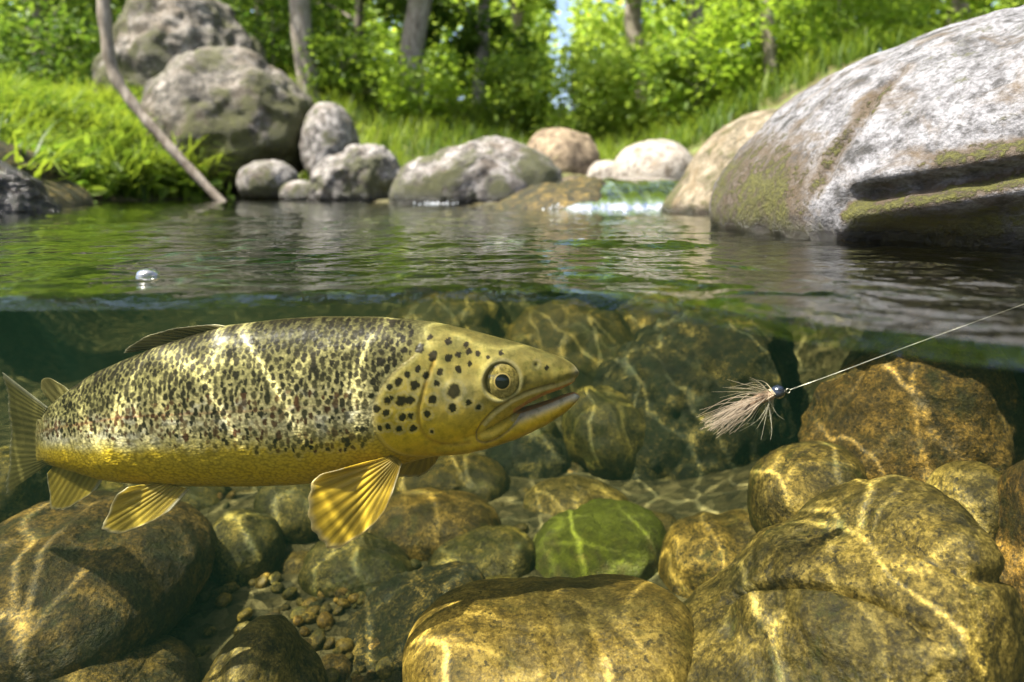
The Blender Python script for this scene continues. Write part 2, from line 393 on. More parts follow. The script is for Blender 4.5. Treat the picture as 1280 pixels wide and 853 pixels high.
rip = t.math('ADD', t.noise(t.mapping(c, (1.0, 1.3, 1)), 26, 3, 0.5), t.math('MULTIPLY', t.noise(c, 90, 2, 0.5), 0.2))
nrm = t.bump(rip, 0.35, 0.006)
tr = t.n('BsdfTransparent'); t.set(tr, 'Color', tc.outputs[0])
gl = t.n('BsdfGlossy'); t.set(gl, 'Roughness', 0.03); t.set(gl, 'Normal', nrm); t.set(gl, 'Color', (0.95, 0.97, 0.95))
fr = t.n('Fresnel'); t.set(fr, 'IOR', 1.45); t.set(fr, 'Normal', nrm)
mx = t.n('MixShader'); t.set(mx, 0, fr.outputs[0]); t.t.links.new(tr.outputs[0], mx.inputs[1]); t.t.links.new(gl.outputs[0], mx.inputs[2])
WATER = t.finish(mx.outputs[0])
water = mesh_obj('water', np.stack([WX, WY, WZ], -1), grid_faces(len(wx), len(tj)), WATER)
at_ = water.data.attributes.new('caustic_fade', 'FLOAT', 'POINT'); at_.data.foreach_set('value', np.repeat(sstep(0.07, 0.03, tj)[None, :], len(wx), 0).astype(np.float32).ravel())  # fades the painted caustic lines out near the lip
tag(water, 'rippled green stream surface of the pool', kind='structure')

# green murk of the pool (volume below the surface)
t = NT('pool_murk'); pv = t.n('VolumePrincipled')
t.set(pv, 'Color', (0.0062, 0.0178, 0.0125)); t.set(pv, 'Density', 1.20); t.set(pv, 'Absorption Color', (0.15, 0.18, 0.08)); t.set(pv, 'Anisotropy', 0.2)
MURK = t.finish(vol=pv.outputs[0])
x0, x1, y0, y1, z0, z1 = -3.3, 1.5, 0.205, 6.6, -0.75, -0.014
hv = [(x, y, z) for x in (x0, x1) for y in (y0, y1) for z in (z0, z1)]
haze = mesh_obj('haze', hv, [(0, 1, 3, 2), (4, 6, 7, 5), (0, 4, 5, 1), (2, 3, 7, 6), (0, 2, 6, 4), (1, 5, 7, 3)], MURK, smooth=False)
tag(haze, 'murky green water filling the pool below the surface', kind='stuff')

# ------------------------------------------------------------------ boulders above the water
def crag(amp, fr, seed):
    def f(V, c):
        W = V + c; nr = V / np.linalg.norm(V, axis=1)[:, None]
        return V + nr * (amp * (fbm(W * fr, 5, seed, 0.6) - 0.8 * np.maximum(0, 0.12 - np.abs(fbm(W * fr * 0.45, 3, seed + 3))) / 0.12))[:, None]
    return f
def ledge_shape(V, c):
    """undercut ledge on the near face of the right-hand boulder"""
    W = V + c
    px = 640 + W[:, 0] * F / W[:, 1]; py = HZ + (EYE - W[:, 2]) * F / W[:, 1]
    jit = 5 * fbm(W * 7, 2, 77)
    l1 = np.interp(px, [900, 1040, 1062, 1150, 1290, 1600], [330, 262, 236, 222, 196, 150]) + jit
    l2 = np.interp(px, [900, 1040, 1062, 1150, 1290, 1600], [345, 285, 270, 256, 226, 190]) + jit * 1.4
    on = sstep(1040, 1085, px)
    d1 = py - l1; d2 = py - l2
    rec = on * (0.028 * sstep(-5, 12, d1) - 0.026 * sstep(14, 32, d1) + 0.050 * sstep(2, 40, d2))
    rec = rec - on * 0.008 * np.exp(-((d1 + 10) / 9) ** 2)
    nrm = W - c; nrm = nrm / np.linalg.norm(nrm, axis=1)[:, None]; nrm[:, 2] *= 0.3
    V = V - nrm * rec[:, None]
    # a diagonal crack running up the face
    lc = np.interp(py, [90, 130, 200, 250], [1130, 1085, 1040, 1010]) + 14 * fbm(W * 20, 3, 5)
    cr = np.exp(-((px - lc) / 5) ** 2) * sstep(70, 110, py) * sstep(260, 220, py)
    V = V - nrm * (0.012 * cr)[:, None]
    # rough, weathered skin
    V = V + nrm * (0.004 * fbm(W * 45, 4, 8) + 0.010 * fbm(W * 9, 3, 12))[:, None]
    return V
stone('boulder', 'large grey granite boulder with a mossy undercut ledge above the water', 'boulder',
      [(880, 282), (882, 250), (897, 220), (922, 188), (955, 155), (1000, 117), (1050, 84), (1100, 60), (1150, 41), (1200, 27), (1260, 12), (1330, 0), (1430, 0), (1540, 40),
       (1610, 140), (1600, 260), (1530, 370), (1420, 440), (1290, 465), (1160, 440), (1040, 390), (940, 340), (893, 310)], 1.0, GREY, ry=0.43, seed=4, sub=7, rough=0.018, shape=ledge_shape)
bo = bpy.data.objects['boulder']; W = np.zeros(len(bo.data.vertices) * 3, np.float32); bo.data.vertices.foreach_get('co', W); W = W.reshape(-1, 3) + np.array(bo.location)
px = 640 + W[:, 0] * F / W[:, 1]; py = HZ + (EYE - W[:, 2]) * F / W[:, 1]
l1 = np.interp(px, [900, 1040, 1062, 1150, 1290, 1600], [330, 262, 236, 222, 196, 150]); l2 = np.interp(px, [900, 1040, 1062, 1150, 1290, 1600], [345, 285, 270, 256, 226, 190])
mo = np.maximum(0.85 * np.exp(-((py - l2 + 6) / 13) ** 2) * (px > 1050), 0.8 * np.exp(-((py - l1 + 16) / 14) ** 2) * sstep(1100, 1200, px))
mo = np.maximum(mo, 0.66 * sstep(1055, 970, px) * sstep(130, 200, py) * (0.72 + 0.9 * np.clip(fbm(W * 7, 3, 19), -0.4, 0.4))); mo = np.maximum(mo, 0.6 * np.exp(-((px - np.interp(py, [90, 130, 200, 250], [1130, 1085, 1040, 1010])) / 14) ** 2) * sstep(80, 120, py) * sstep(270, 230, py))
at_ = bo.data.attributes.new('moss', 'FLOAT', 'POINT'); at_.data.foreach_set('value', mo.astype(np.float32))
stone('boulder', 'tan streaked boulder with a sloping back, tucked behind the large grey one', 'boulder',
      [(822, 280), (822, 262), (838, 240), (856, 212), (880, 180), (905, 158), (935, 142), (965, 135), (1010, 140), (1060, 170), (1080, 230), (1060, 300), (980, 330), (880, 320)], 1.95, STREAK, ry=0.30, seed=6, sub=6, rough=0.02, slant=0.1)
stone('boulder', 'rounded mossy grey boulder overhanging dark hollow on the grassy bank', 'boulder',
      [(182, 235), (178, 180), (182, 120), (200, 85), (240, 62), (290, 58), (340, 82), (375, 115), (393, 150), (398, 180), (390, 205), (365, 225), (320, 240), (255, 262)], 5.7, LEFTB, ry=0.6, seed=11, sub=6, rough=0.05, shape=crag(0.03, 3.2, 4))
stone('boulder', 'big lichen-patched boulder standing behind the rounded mossy one', 'boulder',
      [(120, 140), (130, 60), (150, 5), (190, -30), (240, -12), (290, 22), (325, 60), (345, 110), (330, 170), (230, 200)], 7.4, LEFTB, ry=0.8, seed=17, sub=6, rough=0.07, shape=crag(0.05, 2.4, 14))
stone('boulder', 'small dark round stone under the overhang at the water edge', 'stone', oval(297, 373, 200, 256), 4.95, BANK, seed=23, sub=5)
stone('boulder', 'low mossy stone between the dark round stone and pale lumpy one', 'stone', oval(348, 404, 226, 262), 4.75, BANK, seed=24, sub=4)
stone('boulder', 'pale lumpy waterside stone with a mossy flat shoulder', 'stone',
      [(385, 262), (388, 230), (398, 208), (430, 190), (465, 180), (490, 190), (503, 215), (504, 262)], 4.6, BANK, seed=27, sub=6, rough=0.08, ry=0.3, shape=crag(0.02, 6, 24))
stone('boulder', 'grey stone squeezed behind the pale lumpy one and the overhanging boulder', 'stone', oval(378, 450, 128, 250, tilt=-8), 5.6, BANK, seed=29, sub=5, ry=0.35)
stone('boulder', 'long low boulder with white splashed foot beside the cascade', 'boulder',
      [(484, 268), (488, 232), (500, 207), (540, 196), (575, 183), (610, 173), (645, 174), (675, 185), (697, 205), (706, 235), (700, 268), (600, 275)], 3.45, BANK, ry=0.26, seed=33, sub=6, rough=0.04, shape=crag(0.014, 8, 34))
stone('boulder', 'tan dome-shaped boulder with a brown stained face', 'boulder', oval(652, 752, 160, 250, e=2.2, tilt=6), 4.7, TAN, seed=36, sub=5, ry=0.32)
stone('boulder', 'smooth white sunlit boulder at the head of cascade', 'boulder', oval(764, 874, 175, 262, e=2.15), 4.1, WHITE, seed=39, sub=5, ry=0.3, rough=0.03)
stone('boulder', 'flat pale stone wedged between the tan dome and the white boulder', 'stone', oval(728, 790, 201, 245), 4.5, WHITE, seed=41, sub=4)
stone('boulder', 'black wet rock glinting at the edge of the left bank', 'rock', [(-90, 300), (-90, 190), (-40, 192), (0, 205), (35, 225), (62, 248), (78, 270), (60, 320), (-20, 340)], 1.95, WETDK, seed=44, sub=6, rough=0.07, ry=0.2)
stone('boulder', 'dark sloping slab below the grass behind the black wet rock', 'rock', [(-80, 270), (-80, 165), (-20, 172), (20, 190), (60, 218), (95, 240), (120, 262), (40, 290)], 2.9, DARK, seed=46, sub=5, rough=0.05, ry=0.35)
stone('boulder', 'mossy ledge stone with the cascade sliding over it', 'stone', [(600, 285), (612, 262), (650, 240), (700, 233), (760, 235), (830, 242), (850, 290), (720, 305)], 2.55, DARK, seed=49, sub=5, rough=0.05, ry=0.30)

# ------------------------------------------------------------------ stones under the water
def px_of(W): return 640 + W[:, 0] * F / W[:, 1], HZ + (EYE - W[:, 2]) * F / W[:, 1]
def crease_shape(V, c):
    W = V + c; px, py = px_of(W); front = (V[:, 1] < 0.05)
    lc = np.interp(px, [880, 940, 990, 1040, 1090, 1140, 1180], [760, 735, 729, 732, 748, 778, 800]) + 5 * fbm(W * 25, 3, 3)
    nr = V / np.linalg.norm(V, axis=1)[:, None]
    g_ = np.exp(-((py - lc) / 6) ** 2) * sstep(890, 930, px) * sstep(1190, 1150, px) * front
    st = sstep(-2, 14, py - lc) * sstep(120, 40, py - lc) * sstep(900, 950, px) * sstep(1190, 1120, px) * front
    l2 = np.interp(px, [1060, 1110, 1160, 1230], [640, 655, 690, 720]); g2 = np.exp(-((py - l2) / 9) ** 2) * sstep(1050, 1080, px) * front
    return V - nr * (0.017 * g_ - 0.007 * st + 0.010 * g2)[:, None] + nr * (0.0035 * fbm(W * 38, 4, 9))[:, None]
def craggy(amp, fr, seed):
    def f(V, c):
        W = V + c; nr = V / np.linalg.norm(V, axis=1)[:, None]; q = fbm(W * fr * np.array([1, 1, 1.6]), 4, seed, 0.6); rdg = 1 - np.abs(fbm(W * fr * 0.6, 3, seed + 3)) * 2.4
        return V + nr * (amp * (q + 0.55 * rdg))[:, None]
    return f
def ustone(label, outline, Y, mat, seed, name='river_stone', **kw):
    return stone(name, label, 'stone', outline, Y, mat, seed=seed, **kw)
ustone('huge golden stone with a dark arched crease, right of the pale banded stone',
       [(770, 900), (812, 835), (865, 760), (920, 702), (962, 660), (1012, 634), (1070, 618), (1120, 600), (1165, 602), (1205, 625), (1235, 675), (1262, 740), (1282, 790), (1300, 880), (1250, 980), (1050, 1000), (850, 980)],
       0.56, GOLD, 101, sub=7, rough=0.022, ry=0.12, shape=crease_shape)
ustone('smooth pale banded stone crossed by bright light lines', [(500, 860), (506, 800), (520, 770), (555, 745), (610, 732), (690, 727), (770, 729), (825, 736), (856, 748), (872, 780), (880, 860), (840, 930), (700, 950), (560, 930)],
       0.60, PALE, 103, sub=6, rough=0.015, ry=0.10)
ustone('big brown olive boulder under the tail of trout', [(-70, 760), (-60, 700), (0, 655), (65, 634), (150, 624), (225, 630), (258, 660), (266, 695), (258, 735), (228, 775), (178, 812), (100, 835), (0, 850), (-60, 830)],
       0.78, BROWN, 105, sub=6, rough=0.03, ry=0.16)
ustone('peaked striped stone with a bright ridge line', [(240, 880), (262, 838), (290, 800), (322, 774), (345, 768), (366, 785), (390, 820), (412, 870), (390, 920), (270, 920)], 0.66, GOLD, 107, sub=5, rough=0.02)
ustone('low brown stone at the foot of the big olive boulder', [(45, 870), (60, 842), (100, 815), (145, 806), (190, 815), (228, 838), (245, 880), (150, 920)], 0.66, BROWN, 109, sub=5, ry=0.08)
ustone('rough dark green stone between the peaked striped one and pale banded one', [(405, 880), (415, 810), (440, 770), (480, 735), (530, 712), (575, 708), (600, 725), (600, 800), (560, 880), (480, 920)], 0.82, DARK, 111, sub=6, rough=0.05, ry=0.10, shape=craggy(0.009, 34, 5))
ustone('round olive stone touching the end of the big brown boulder', oval(256, 357, 637, 745, tilt=12), 0.95, OLIVE, 113, rough=0.04)
ustone('dark capped stone below the belly of trout', oval(316, 427, 597, 692, tilt=8), 1.05, OLIVE, 115, rough=0.04)
ustone('flat brown stone behind the peaked striped one', oval(238, 362, 737, 808), 0.86, BROWN, 117, rough=0.03, ry=0.055)
ustone('ridged olive stone under the pectoral fin', oval(377, 518, 665, 770, e=2.1, tilt=6), 0.93, OLIVE, 119, rough=0.06)
ustone('broad rounded stone with wavy light lines behind the ridged olive one', oval(453, 626, 612, 712), 1.05, GOLD, 121, rough=0.03)
ustone('mottled stone leaning on the broad rounded one', oval(530, 674, 662, 745, tilt=-14), 0.96, OLIVE, 123, rough=0.06)
ustone('dim green stone behind the lower fin of trout', oval(490, 638, 566, 650), 1.20, OLIVE, 125, rough=0.05)
ustone('dark leaning stone beneath the chin of trout', oval(606, 718, 528, 640, tilt=-20), 1.32, DARK, 127, rough=0.06)
ustone('tan ridged stone behind the bright green mossy one', oval(652, 790, 598, 680, tilt=6), 1.12, GOLD, 129, rough=0.05)
ustone('bright green mossy stone', [(650, 735), (656, 700), (672, 668), (705, 642), (750, 628), (795, 630), (825, 650), (836, 690), (830, 740), (740, 765)], 0.97, MOSSY, 131, sub=5, rough=0.05)
ustone('flat olive slab lying behind the mossy stone', oval(800, 945, 607, 668, tilt=-4), 1.15, OLIVE, 133, rough=0.05)
ustone('flat topped golden stone beside the mossy one', [(826, 735), (826, 690), (834, 660), (860, 646), (910, 643), (960, 645), (985, 665), (985, 730), (900, 770)], 0.90, GOLD, 135, rough=0.02)
ustone('smooth egg shaped stone with a golden crown', oval(934, 1087, 554, 690, e=2.5, tilt=-6), 0.76, GOLD, 137, rough=0.025)
ustone('fine grained round stone behind the huge golden one', oval(1152, 1266, 576, 710), 0.68, GOLD, 139, rough=0.025)
ustone('dark brown upright stone leaning against the flank of the huge golden one', oval(1240, 1400, 570, 800, e=2.2), 0.60, BROWN, 141, rough=0.03, ry=0.07)
ustone('enormous dark tilted boulder behind the fly', [(708, 630), (714, 570), (735, 500), (785, 435), (838, 402), (900, 388), (955, 392), (983, 430), (990, 500), (1002, 560), (985, 620), (900, 660), (780, 660)], 1.42, DARK, 143, sub=6, rough=0.07, ry=0.22, shape=craggy(0.018, 13, 6), name='sunken_boulder', slant=0.25)
ustone('steep brown boulder rising under the ledge beyond the fishing line', [(1000, 610), (1006, 525), (1045, 472), (1105, 420), (1170, 395), (1230, 420), (1262, 490), (1292, 560), (1310, 680), (1150, 740), (1030, 700)], 0.84, BROWN, 145, sub=6, rough=0.04, ry=0.11, shape=craggy(0.008, 22, 7), name='sunken_boulder')
ustone('dim boulder far behind the nose of trout', [(625, 560), (630, 450), (660, 395), (710, 380), (760, 392), (795, 440), (800, 540), (720, 590)], 1.85, OLIVE, 147, rough=0.07, shape=craggy(0.02, 9, 147), name='sunken_boulder')
ustone('faint long boulder in the murk above the head of trout', oval(485, 650, 368, 500), 2.15, OLIVE, 149, rough=0.07, shape=craggy(0.02, 9, 149), name='sunken_boulder')
ustone('dim leaning boulder between the two dark ones in the murk', oval(760, 900, 360, 520, tilt=-15), 1.95, OLIVE, 150, rough=0.07, shape=craggy(0.02, 9, 150), name='sunken_boulder')
ustone('olive stone half hidden behind the tail fin', oval(-40, 75, 560, 660), 1.08, OLIVE, 151, rough=0.06)
ustone('small stone behind the anal fin', oval(60, 165, 598, 660), 1.12, OLIVE, 153, rough=0.06)
ustone('stone in the shade behind the pelvic fin', oval(175, 290, 590, 660), 1.15, OLIVE, 155, rough=0.06)
ustone('low stone behind the dark capped one', oval(280, 350, 585, 645), 1.22, OLIVE, 157, rough=0.06)
ustone('rounded stone behind the trailing pectoral fin', oval(395, 500, 575, 650), 1.22, OLIVE, 159, rough=0.06)
ustone('small stone wedged between the mottled stone and tan ridged one', oval(615, 680, 640, 700), 1.08, OLIVE, 161, rough=0.06)
cob = [(350, 402, 690, 740, .95, 0), (425, 480, 640, 680, 1.06, 1), (205, 262, 790, 845, .80, 1), (425, 468, 745, 800, .86, 0), (395, 440, 818, 870, .73, 2), (330, 372, 745, 785, .88, 2), (600, 660, 720, 760, .86, 1), (795, 850, 640, 690, 1.02, 0),
       (300, 352, 690, 735, 1.0, 2), (480, 540, 690, 725, .98, 0), (180, 250, 740, 790, .84, 1), (560, 615, 600, 640, 1.2, 1), (690, 750, 570, 620, 1.3, 2), (120, 190, 610, 650, 1.1, 0)]
for k, (a0, a1, b0, b1, yy, mi) in enumerate(cob):
    stone('cobble', 'small cobble filling a gap between the larger stones', 'cobble', oval(a0, a1, b0, b1, tilt=(k * 37) % 40 - 20), yy, (GOLD, OLIVE, BROWN)[mi], seed=400 + k, rough=0.07, sub=4, group='cobbles filling the gaps')
# farther, dim stones behind the fish
rng = np.random.default_rng(5)
s0 = None
for k in range(26):
    Yk = rng.uniform(1.3, 3.4); X = rng.uniform(-0.85, 0.1) * Yk * 0.75 if k < 20 else rng.uniform(0.0, 0.45) * Yk * 0.75
    if pool_sd(np.array([X]), np.array([Yk]))[0] > -0.25 or (Yk > 2.0 and X < 0): continue
    if s0 is None:
        s0 = stone('river_stone', 'dim algae covered stone in the murk behind the trout', 'stone', oval(0, 100, 0, 78), 1.3, OLIVE, seed=201, rough=0.07, sub=4, group='stones fading into the murk'); o = s0
    else:
        o = s0.copy(); col.objects.link(o)
    sz = rng.uniform(0.7, 1.5); o.scale = (sz * rng.uniform(0.8, 1.3), sz, sz * rng.uniform(0.8, 1.1)); o.rotation_euler = (0, 0, rng.uniform(0, 6.28))
    o.location = (X, Yk, BED + 0.045 * sz)
# pebbles in the gravel hollows
pm = [stone('pebble', 'small pebble in the gravel between the stones', 'pebble', oval(0, 26, 0, 18), 0.9, m_, seed=300 + i, rough=0.08, sub=3, group='pebbles in the gravel hollows') for i, m_ in enumerate((PALE, OLIVE, GOLD, BROWN))]
cnt = 0
for k in range(280):
    px, py = rng.uniform(325, 470), rng.uniform(690, 860)
    if k > 95: px, py = rng.uniform(200, 700), rng.uniform(600, 860)
    Yk = (EYE - BED) * F / (py - HZ)
    o = pm[k] if k < 4 else pm[k % 4].copy()
    if k >= 4: col.objects.link(o)
    sz = rng.uniform(0.25, 0.95) ** 1.2; o.scale = (sz * rng.uniform(0.8, 1.3), sz, sz * 0.85); o.rotation_euler = (rng.uniform(-.3, .3), rng.uniform(-.3, .3), rng.uniform(0, 6.28))
    X = (px - 640) * Yk / F; o.location = (X, Yk, float(ground_z(np.array([X]), np.array([Yk]))[0]) + 0.005 * sz)

# ------------------------------------------------------------------ brown trout
FY = 0.62; S = FY / F                                   # metres per photo pixel at the fish
FC = (375.0, 505.0)                                     # local origin, photo px
froot = empty('trout', at(FC[0], FC[1], FY))
tag(froot, 'spotted brown trout with a yellow belly and open mouth, swimming above the stones', 'fish')
def ip(tab, x): a = np.array(tab, float); return np.interp(x, a[:, 0], a[:, 1])
TOP = [(26, 536), (34, 531), (46, 522), (66, 504), (83, 490), (116, 467), (155, 450), (197, 433), (246, 417), (281, 407.5), (352, 399), (400, 396), (470, 396.5), (541, 403), (583, 412), (625, 423), (660, 432.5), (695, 444.5), (710, 451), (719, 457.5), (724, 465)]
BOT = [(26, 570), (34, 574), (53, 578), (91, 588), (130, 598.5), (165, 602), (211, 604.5), (246, 605), (317, 604.5), (360, 603), (400, 600), (440, 594), (480, 584), (516, 574), (545, 568), (570, 560), (590, 550), (610, 536), (640, 513), (657, 502), (678, 491), (699, 483.5), (712, 477.5), (719, 473.5), (724, 468)]
WID = [(26, 4), (47, 4), (60, 12), (83, 20), (155, 37), (246, 51), (352, 60), (430, 62), (490, 60), (540, 54), (583, 47), (625, 39), (660, 31), (695, 22), (712, 14), (719, 9), (724, 2)]
JT = [(540, 522), (600, 526), (640, 515), (657, 510.5), (675, 505), (692, 499), (708, 493), (717, 490.5), (722, 492), (725, 495)]
JB = [(540, 566), (583, 562.5), (611, 556), (646, 546), (681, 530.5), (705, 516), (716, 506.5), (722, 500), (725, 497)]
JW = [(540, 38), (611, 33), (646, 27), (681, 19.5), (705, 13.5), (717, 8.5), (722, 5), (725, 1.5)]
def smooth_tab(tab, x, k=9):
    xs = np.linspace(x[0], x[-1], 1200); y = ip(tab, xs); ker = np.hanning(2 * k + 3)[1:-1]; ker /= ker.sum()
    y2 = np.convolve(np.pad(y, k, mode='reflect', reflect_type='odd'), ker, 'valid'); return np.interp(x, xs, y2)
def solid(top, bot, wid, xs, e):
    zt, zb, ww = smooth_tab(top, xs), smooth_tab(bot, xs), smooth_tab(wid, xs)
    a = np.linspace(0, 2 * np.pi, 96, endpoint=False); cc, ss = np.cos(a), np.sin(a)
    cy_ = np.sign(cc) * np.abs(cc) ** (2 / e); sz_ = np.sign(ss) * np.abs(ss) ** (2 / e)
    X = np.repeat(xs[:, None], 96, 1)
    Yv = ww[:, None] * cy_[None]; Z = (zt + zb)[:, None] / 2 - (zb - zt)[:, None] / 2 * sz_[None]
    V = np.stack([X, Yv, Z], -1).reshape(-1, 3)
    f = grid_faces(len(xs), 96, True).tolist()
    n = len(V); V = np.vstack([V, [[xs[0], 0, (zt[0] + zb[0]) / 2], [xs[-1], 0, (zt[-1] + zb[-1]) / 2]]])
    L = (len(xs) - 1) * 96
    for j in range(96): f.append([n, j, (j + 1) % 96, n]); f.append([n + 1, L + (j + 1) % 96, L + j, n + 1])
    return V, f
xu = np.r_[np.linspace(47, 640, 300), np.linspace(642, 724, 90)]
xj = np.r_[np.linspace(540, 690, 80), np.linspace(691, 725, 50)]
Va, fa = solid(TOP, BOT, WID, xu, 2.15); Vb, fb = solid(JT, JB, JW, xj, 2.2)
me = bpy.data.meshes.new('tmp'); 
fall = [f[:3] if f[0] == f[3] else f for f in fa] + [[i + len(Va) for i in (f[:3] if f[0] == f[3] else f)] for f in fb]
me.from_pydata(np.vstack([Va, Vb]).tolist(), [], fall); me.update()
tmp = bpy.data.objects.new('tmp', me); col.objects.link(tmp)
md = tmp.modifiers.new('r', 'REMESH'); md.mode = 'VOXEL'; md.voxel_size = 1.25
dg = bpy.context.evaluated_depsgraph_get()
bme = bpy.data.meshes.new_from_object(tmp.evaluated_get(dg)); bpy.data.objects.remove(tmp)
nv = len(bme.vertices); B = np.zeros(nv * 3, np.float32); bme.vertices.foreach_get('co', B); B = B.reshape(-1, 3).astype(float)
eds = np.zeros(len(bme.edges) * 2, np.int32); bme.edges.foreach_get('vertices', eds); eds = eds.reshape(-1, 2)
deg = np.bincount(eds.ravel(), minlength=nv)[:, None]
for it in range(5):
    acc = np.zeros_like(B); np.add.at(acc, eds[:, 0], B[eds[:, 1]]); np.add.at(acc, eds[:, 1], B[eds[:, 0]])
    B = B + (0.5 if it % 2 == 0 else -0.5 * 0.97) * (acc / deg - B) if it < 4 else B + 0.4 * (acc / deg - B)
bme.vertices.foreach_set('co', B.astype(np.float32).ravel()); bme.update()
N = np.zeros(nv * 3, np.float32); bme.vertices.foreach_get('normal', N); N = N.reshape(-1, 3).astype(float)
bx, by, bz = B[:, 0], B[:, 1], B[:, 2]

def seg_dist(px, py, poly, closed=False):
    P = np.asarray(poly, float); d = np.full(px.shape, 1e9)
    rngk = range(len(P)) if closed else range(len(P) - 1)
    for i in rngk:
        a, b = P[i], P[(i + 1) % len(P)]; e = b - a
        t_ = np.clip(((px - a[0]) * e[0] + (py - a[1]) * e[1]) / (e @ e), 0, 1)
        d = np.minimum(d, np.hypot(px - a[0] - t_ * e[0], py - a[1] - t_ * e[1]))
    return d
def poly_sd(px, py, poly):
    P = np.asarray(poly, float); ins = np.zeros(px.shape, bool)
    for i in range(len(P)):
        a, b = P[i], P[(i + 1) % len(P)]
        cnd = (a[1] > py) != (b[1] > py)
        ins ^= cnd & (px < (b[0] - a[0]) * (py - a[1]) / (b[1] - a[1] + 1e-12) + a[0])
    d = seg_dist(px, py, P, True); return np.where(ins, -d, d)

GILL = spl([(524, 434), (508, 446), (492, 463), (481, 484), (478, 502), (481, 522), (491, 540), (508, 554), (535, 562), (570, 563)], 40)
GCOV = np.vstack([GILL, [(640, 556), (640, 420), (530, 420)]])
PREO = spl([(548, 440), (542, 456), (536, 476), (531, 498), (534, 520), (546, 535), (566, 542), (590, 541)], 30)
MAXI = spl([(716, 470), (690, 476), (662, 482), (640, 490), (620, 503), (606, 518), (599, 532), (603, 538), (617, 537), (634, 527), (650, 512), (662, 503), (685, 491), (706, 482), (719, 474)], 60)
flank = np.abs(N[:, 1])
sdG = poly_sd(bx, bz, GCOV); gd = seg_dist(bx, bz, GILL)
sdM = poly_sd(bx, bz, MAXI); pd_ = seg_dist(bx, bz, PREO)
eyeD = np.hypot(bx - 628, bz - 466.5)
disp = np.zeros(nv)
inG = (sdG < 0) & (bx < 640)
disp += flank * np.where(inG, 1.7 * sstep(0, 7, -sdG) * np.exp(-gd / 45), -1.2 * np.exp(-np.maximum(sdG, 0) / 6) * (bx < 575))
disp -= flank * 1.2 * np.exp(-(pd_ / 2.2) ** 2)
for off in (6, 11): 
    dd = seg_dist(bx, bz, GILL + np.array([[4, off]])); disp -= 0.7 * np.exp(-(dd / 1.8) ** 2) * (bz > 545) * (bx > 495)
disp += 2.4 * sstep(1.0, -3.0, sdM) * (bx > 596) - 1.5 * np.exp(-((sdM - 2) / 1.6) ** 2) * (bx < 690) * flank
disp += flank * (1.8 * np.exp(-((eyeD - 25) / 4) ** 2) - 4.0 * sstep(23, 17, eyeD))
nos = np.hypot(bx - 670, bz - 450.0); disp -= 2.2 * np.exp(-(nos / 2.6) ** 2)
disp += 0.35 * fbm(B * 0.11, 3, 4)
upl = seg_dist(bx, bz, [(640, 513), (657, 503), (678, 492), (699, 484), (712, 478), (720, 473)])
B2 = B + N * disp[:, None]

# colours
rel = (bz - smooth_tab(TOP, np.clip(bx, 26, 724))) / np.maximum(np.where(bx < 560, smooth_tab(BOT, np.clip(bx, 26, 724)), smooth_tab(np.array(BOT[:15] + JB[1:], float), np.clip(bx, 26, 724))) - smooth_tab(TOP, np.clip(bx, 26, 724)), 5)
nA = fbm(B * 0.035, 4, 31); nB = fbm(B * 0.14, 4, 32); nC = fbm(B * np.array([0.30, 0.3, 0.16]), 3, 33)
def grad(tt, stops):
    p = [s_[0] for s_ in stops]; return np.stack([np.interp(tt, p, [s_[1][k] for s_ in stops]) for k in range(3)], 1)
body_c = grad(rel + 0.05 * nA + 0.02 * nB, [(0.0, (0.085, 0.078, 0.03)), (0.10, (0.17, 0.155, 0.065)), (0.26, (0.33, 0.30, 0.13)), (0.42, (0.48, 0.42, 0.19)), (0.55, (0.60, 0.53, 0.30)),
                                           (0.64, (0.58, 0.49, 0.18)), (0.70, (0.62, 0.45, 0.04)), (0.84, (0.60, 0.40, 0.012)), (0.95, (0.54, 0.36, 0.02)), (1.0, (0.40, 0.30, 0.06))])
flk = fbm(B * np.array([0.42, 0.42, 0.24]), 2, 36); body_c *= (1 + 0.55 * nC * sstep(0.78, 0.6, rel) + 0.10 * nC + 0.55 * flk * sstep(0.72, 0.55, rel))[:, None]
sil = sstep(0.28, 0.45, rel) * sstep(0.70, 0.56, rel) * sstep(0.05, 0.40, fbm(B * np.array([0.06, 0.06, 0.10]), 3, 35)) * (bx < 470)
body_c = body_c * (1 - 0.5 * sil[:, None]) + np.array([0.62, 0.60, 0.54]) * 0.5 * sil[:, None]
head_c = grad(rel + 0.04 * nA + 0.03 * nB, [(0.0, (0.11, 0.095, 0.03)), (0.15, (0.22, 0.185, 0.055)), (0.35, (0.40, 0.325, 0.075)), (0.55, (0.55, 0.41, 0.05)), (0.75, (0.66, 0.46, 0.015)), (0.9, (0.52, 0.33, 0.012)), (1.0, (0.38, 0.28, 0.07))])
pale = np.exp(-(((bx - 574) / 34) ** 2 + ((bz - 478) / 22) ** 2)); head_c = head_c * (1 - 0.45 * pale[:, None]) + 0.45 * pale[:, None] * np.array([0.50, 0.46, 0.30])
head_c *= (1 + 0.22 * nB + 0.25 * nA)[:, None]; olv = sstep(0.05, 0.35, fbm(B * 0.06, 3, 47)) * sstep(0.75, 0.4, rel); head_c = head_c * (1 - 0.4 * olv[:, None]) + 0.4 * olv[:, None] * np.array([0.16, 0.15, 0.05])
hm = np.maximum(sstep(4, -9, sdG) * (bx < 640), (bx > 575) * 1.0)
hm = np.maximum(hm, sstep(500, 545, bx + 0.6 * (bz - 430)) * (bz < 440))
Cc = body_c * (1 - hm[:, None]) + head_c * hm[:, None]
def blend(mask, c_): 
    global Cc
    Cc = Cc * (1 - mask[:, None]) + np.asarray(c_, float) * mask[:, None]
blend(0.55 * np.exp(-(pd_ / 2.6) ** 2) * (flank > 0.3), (0.30, 0.17, 0.02))
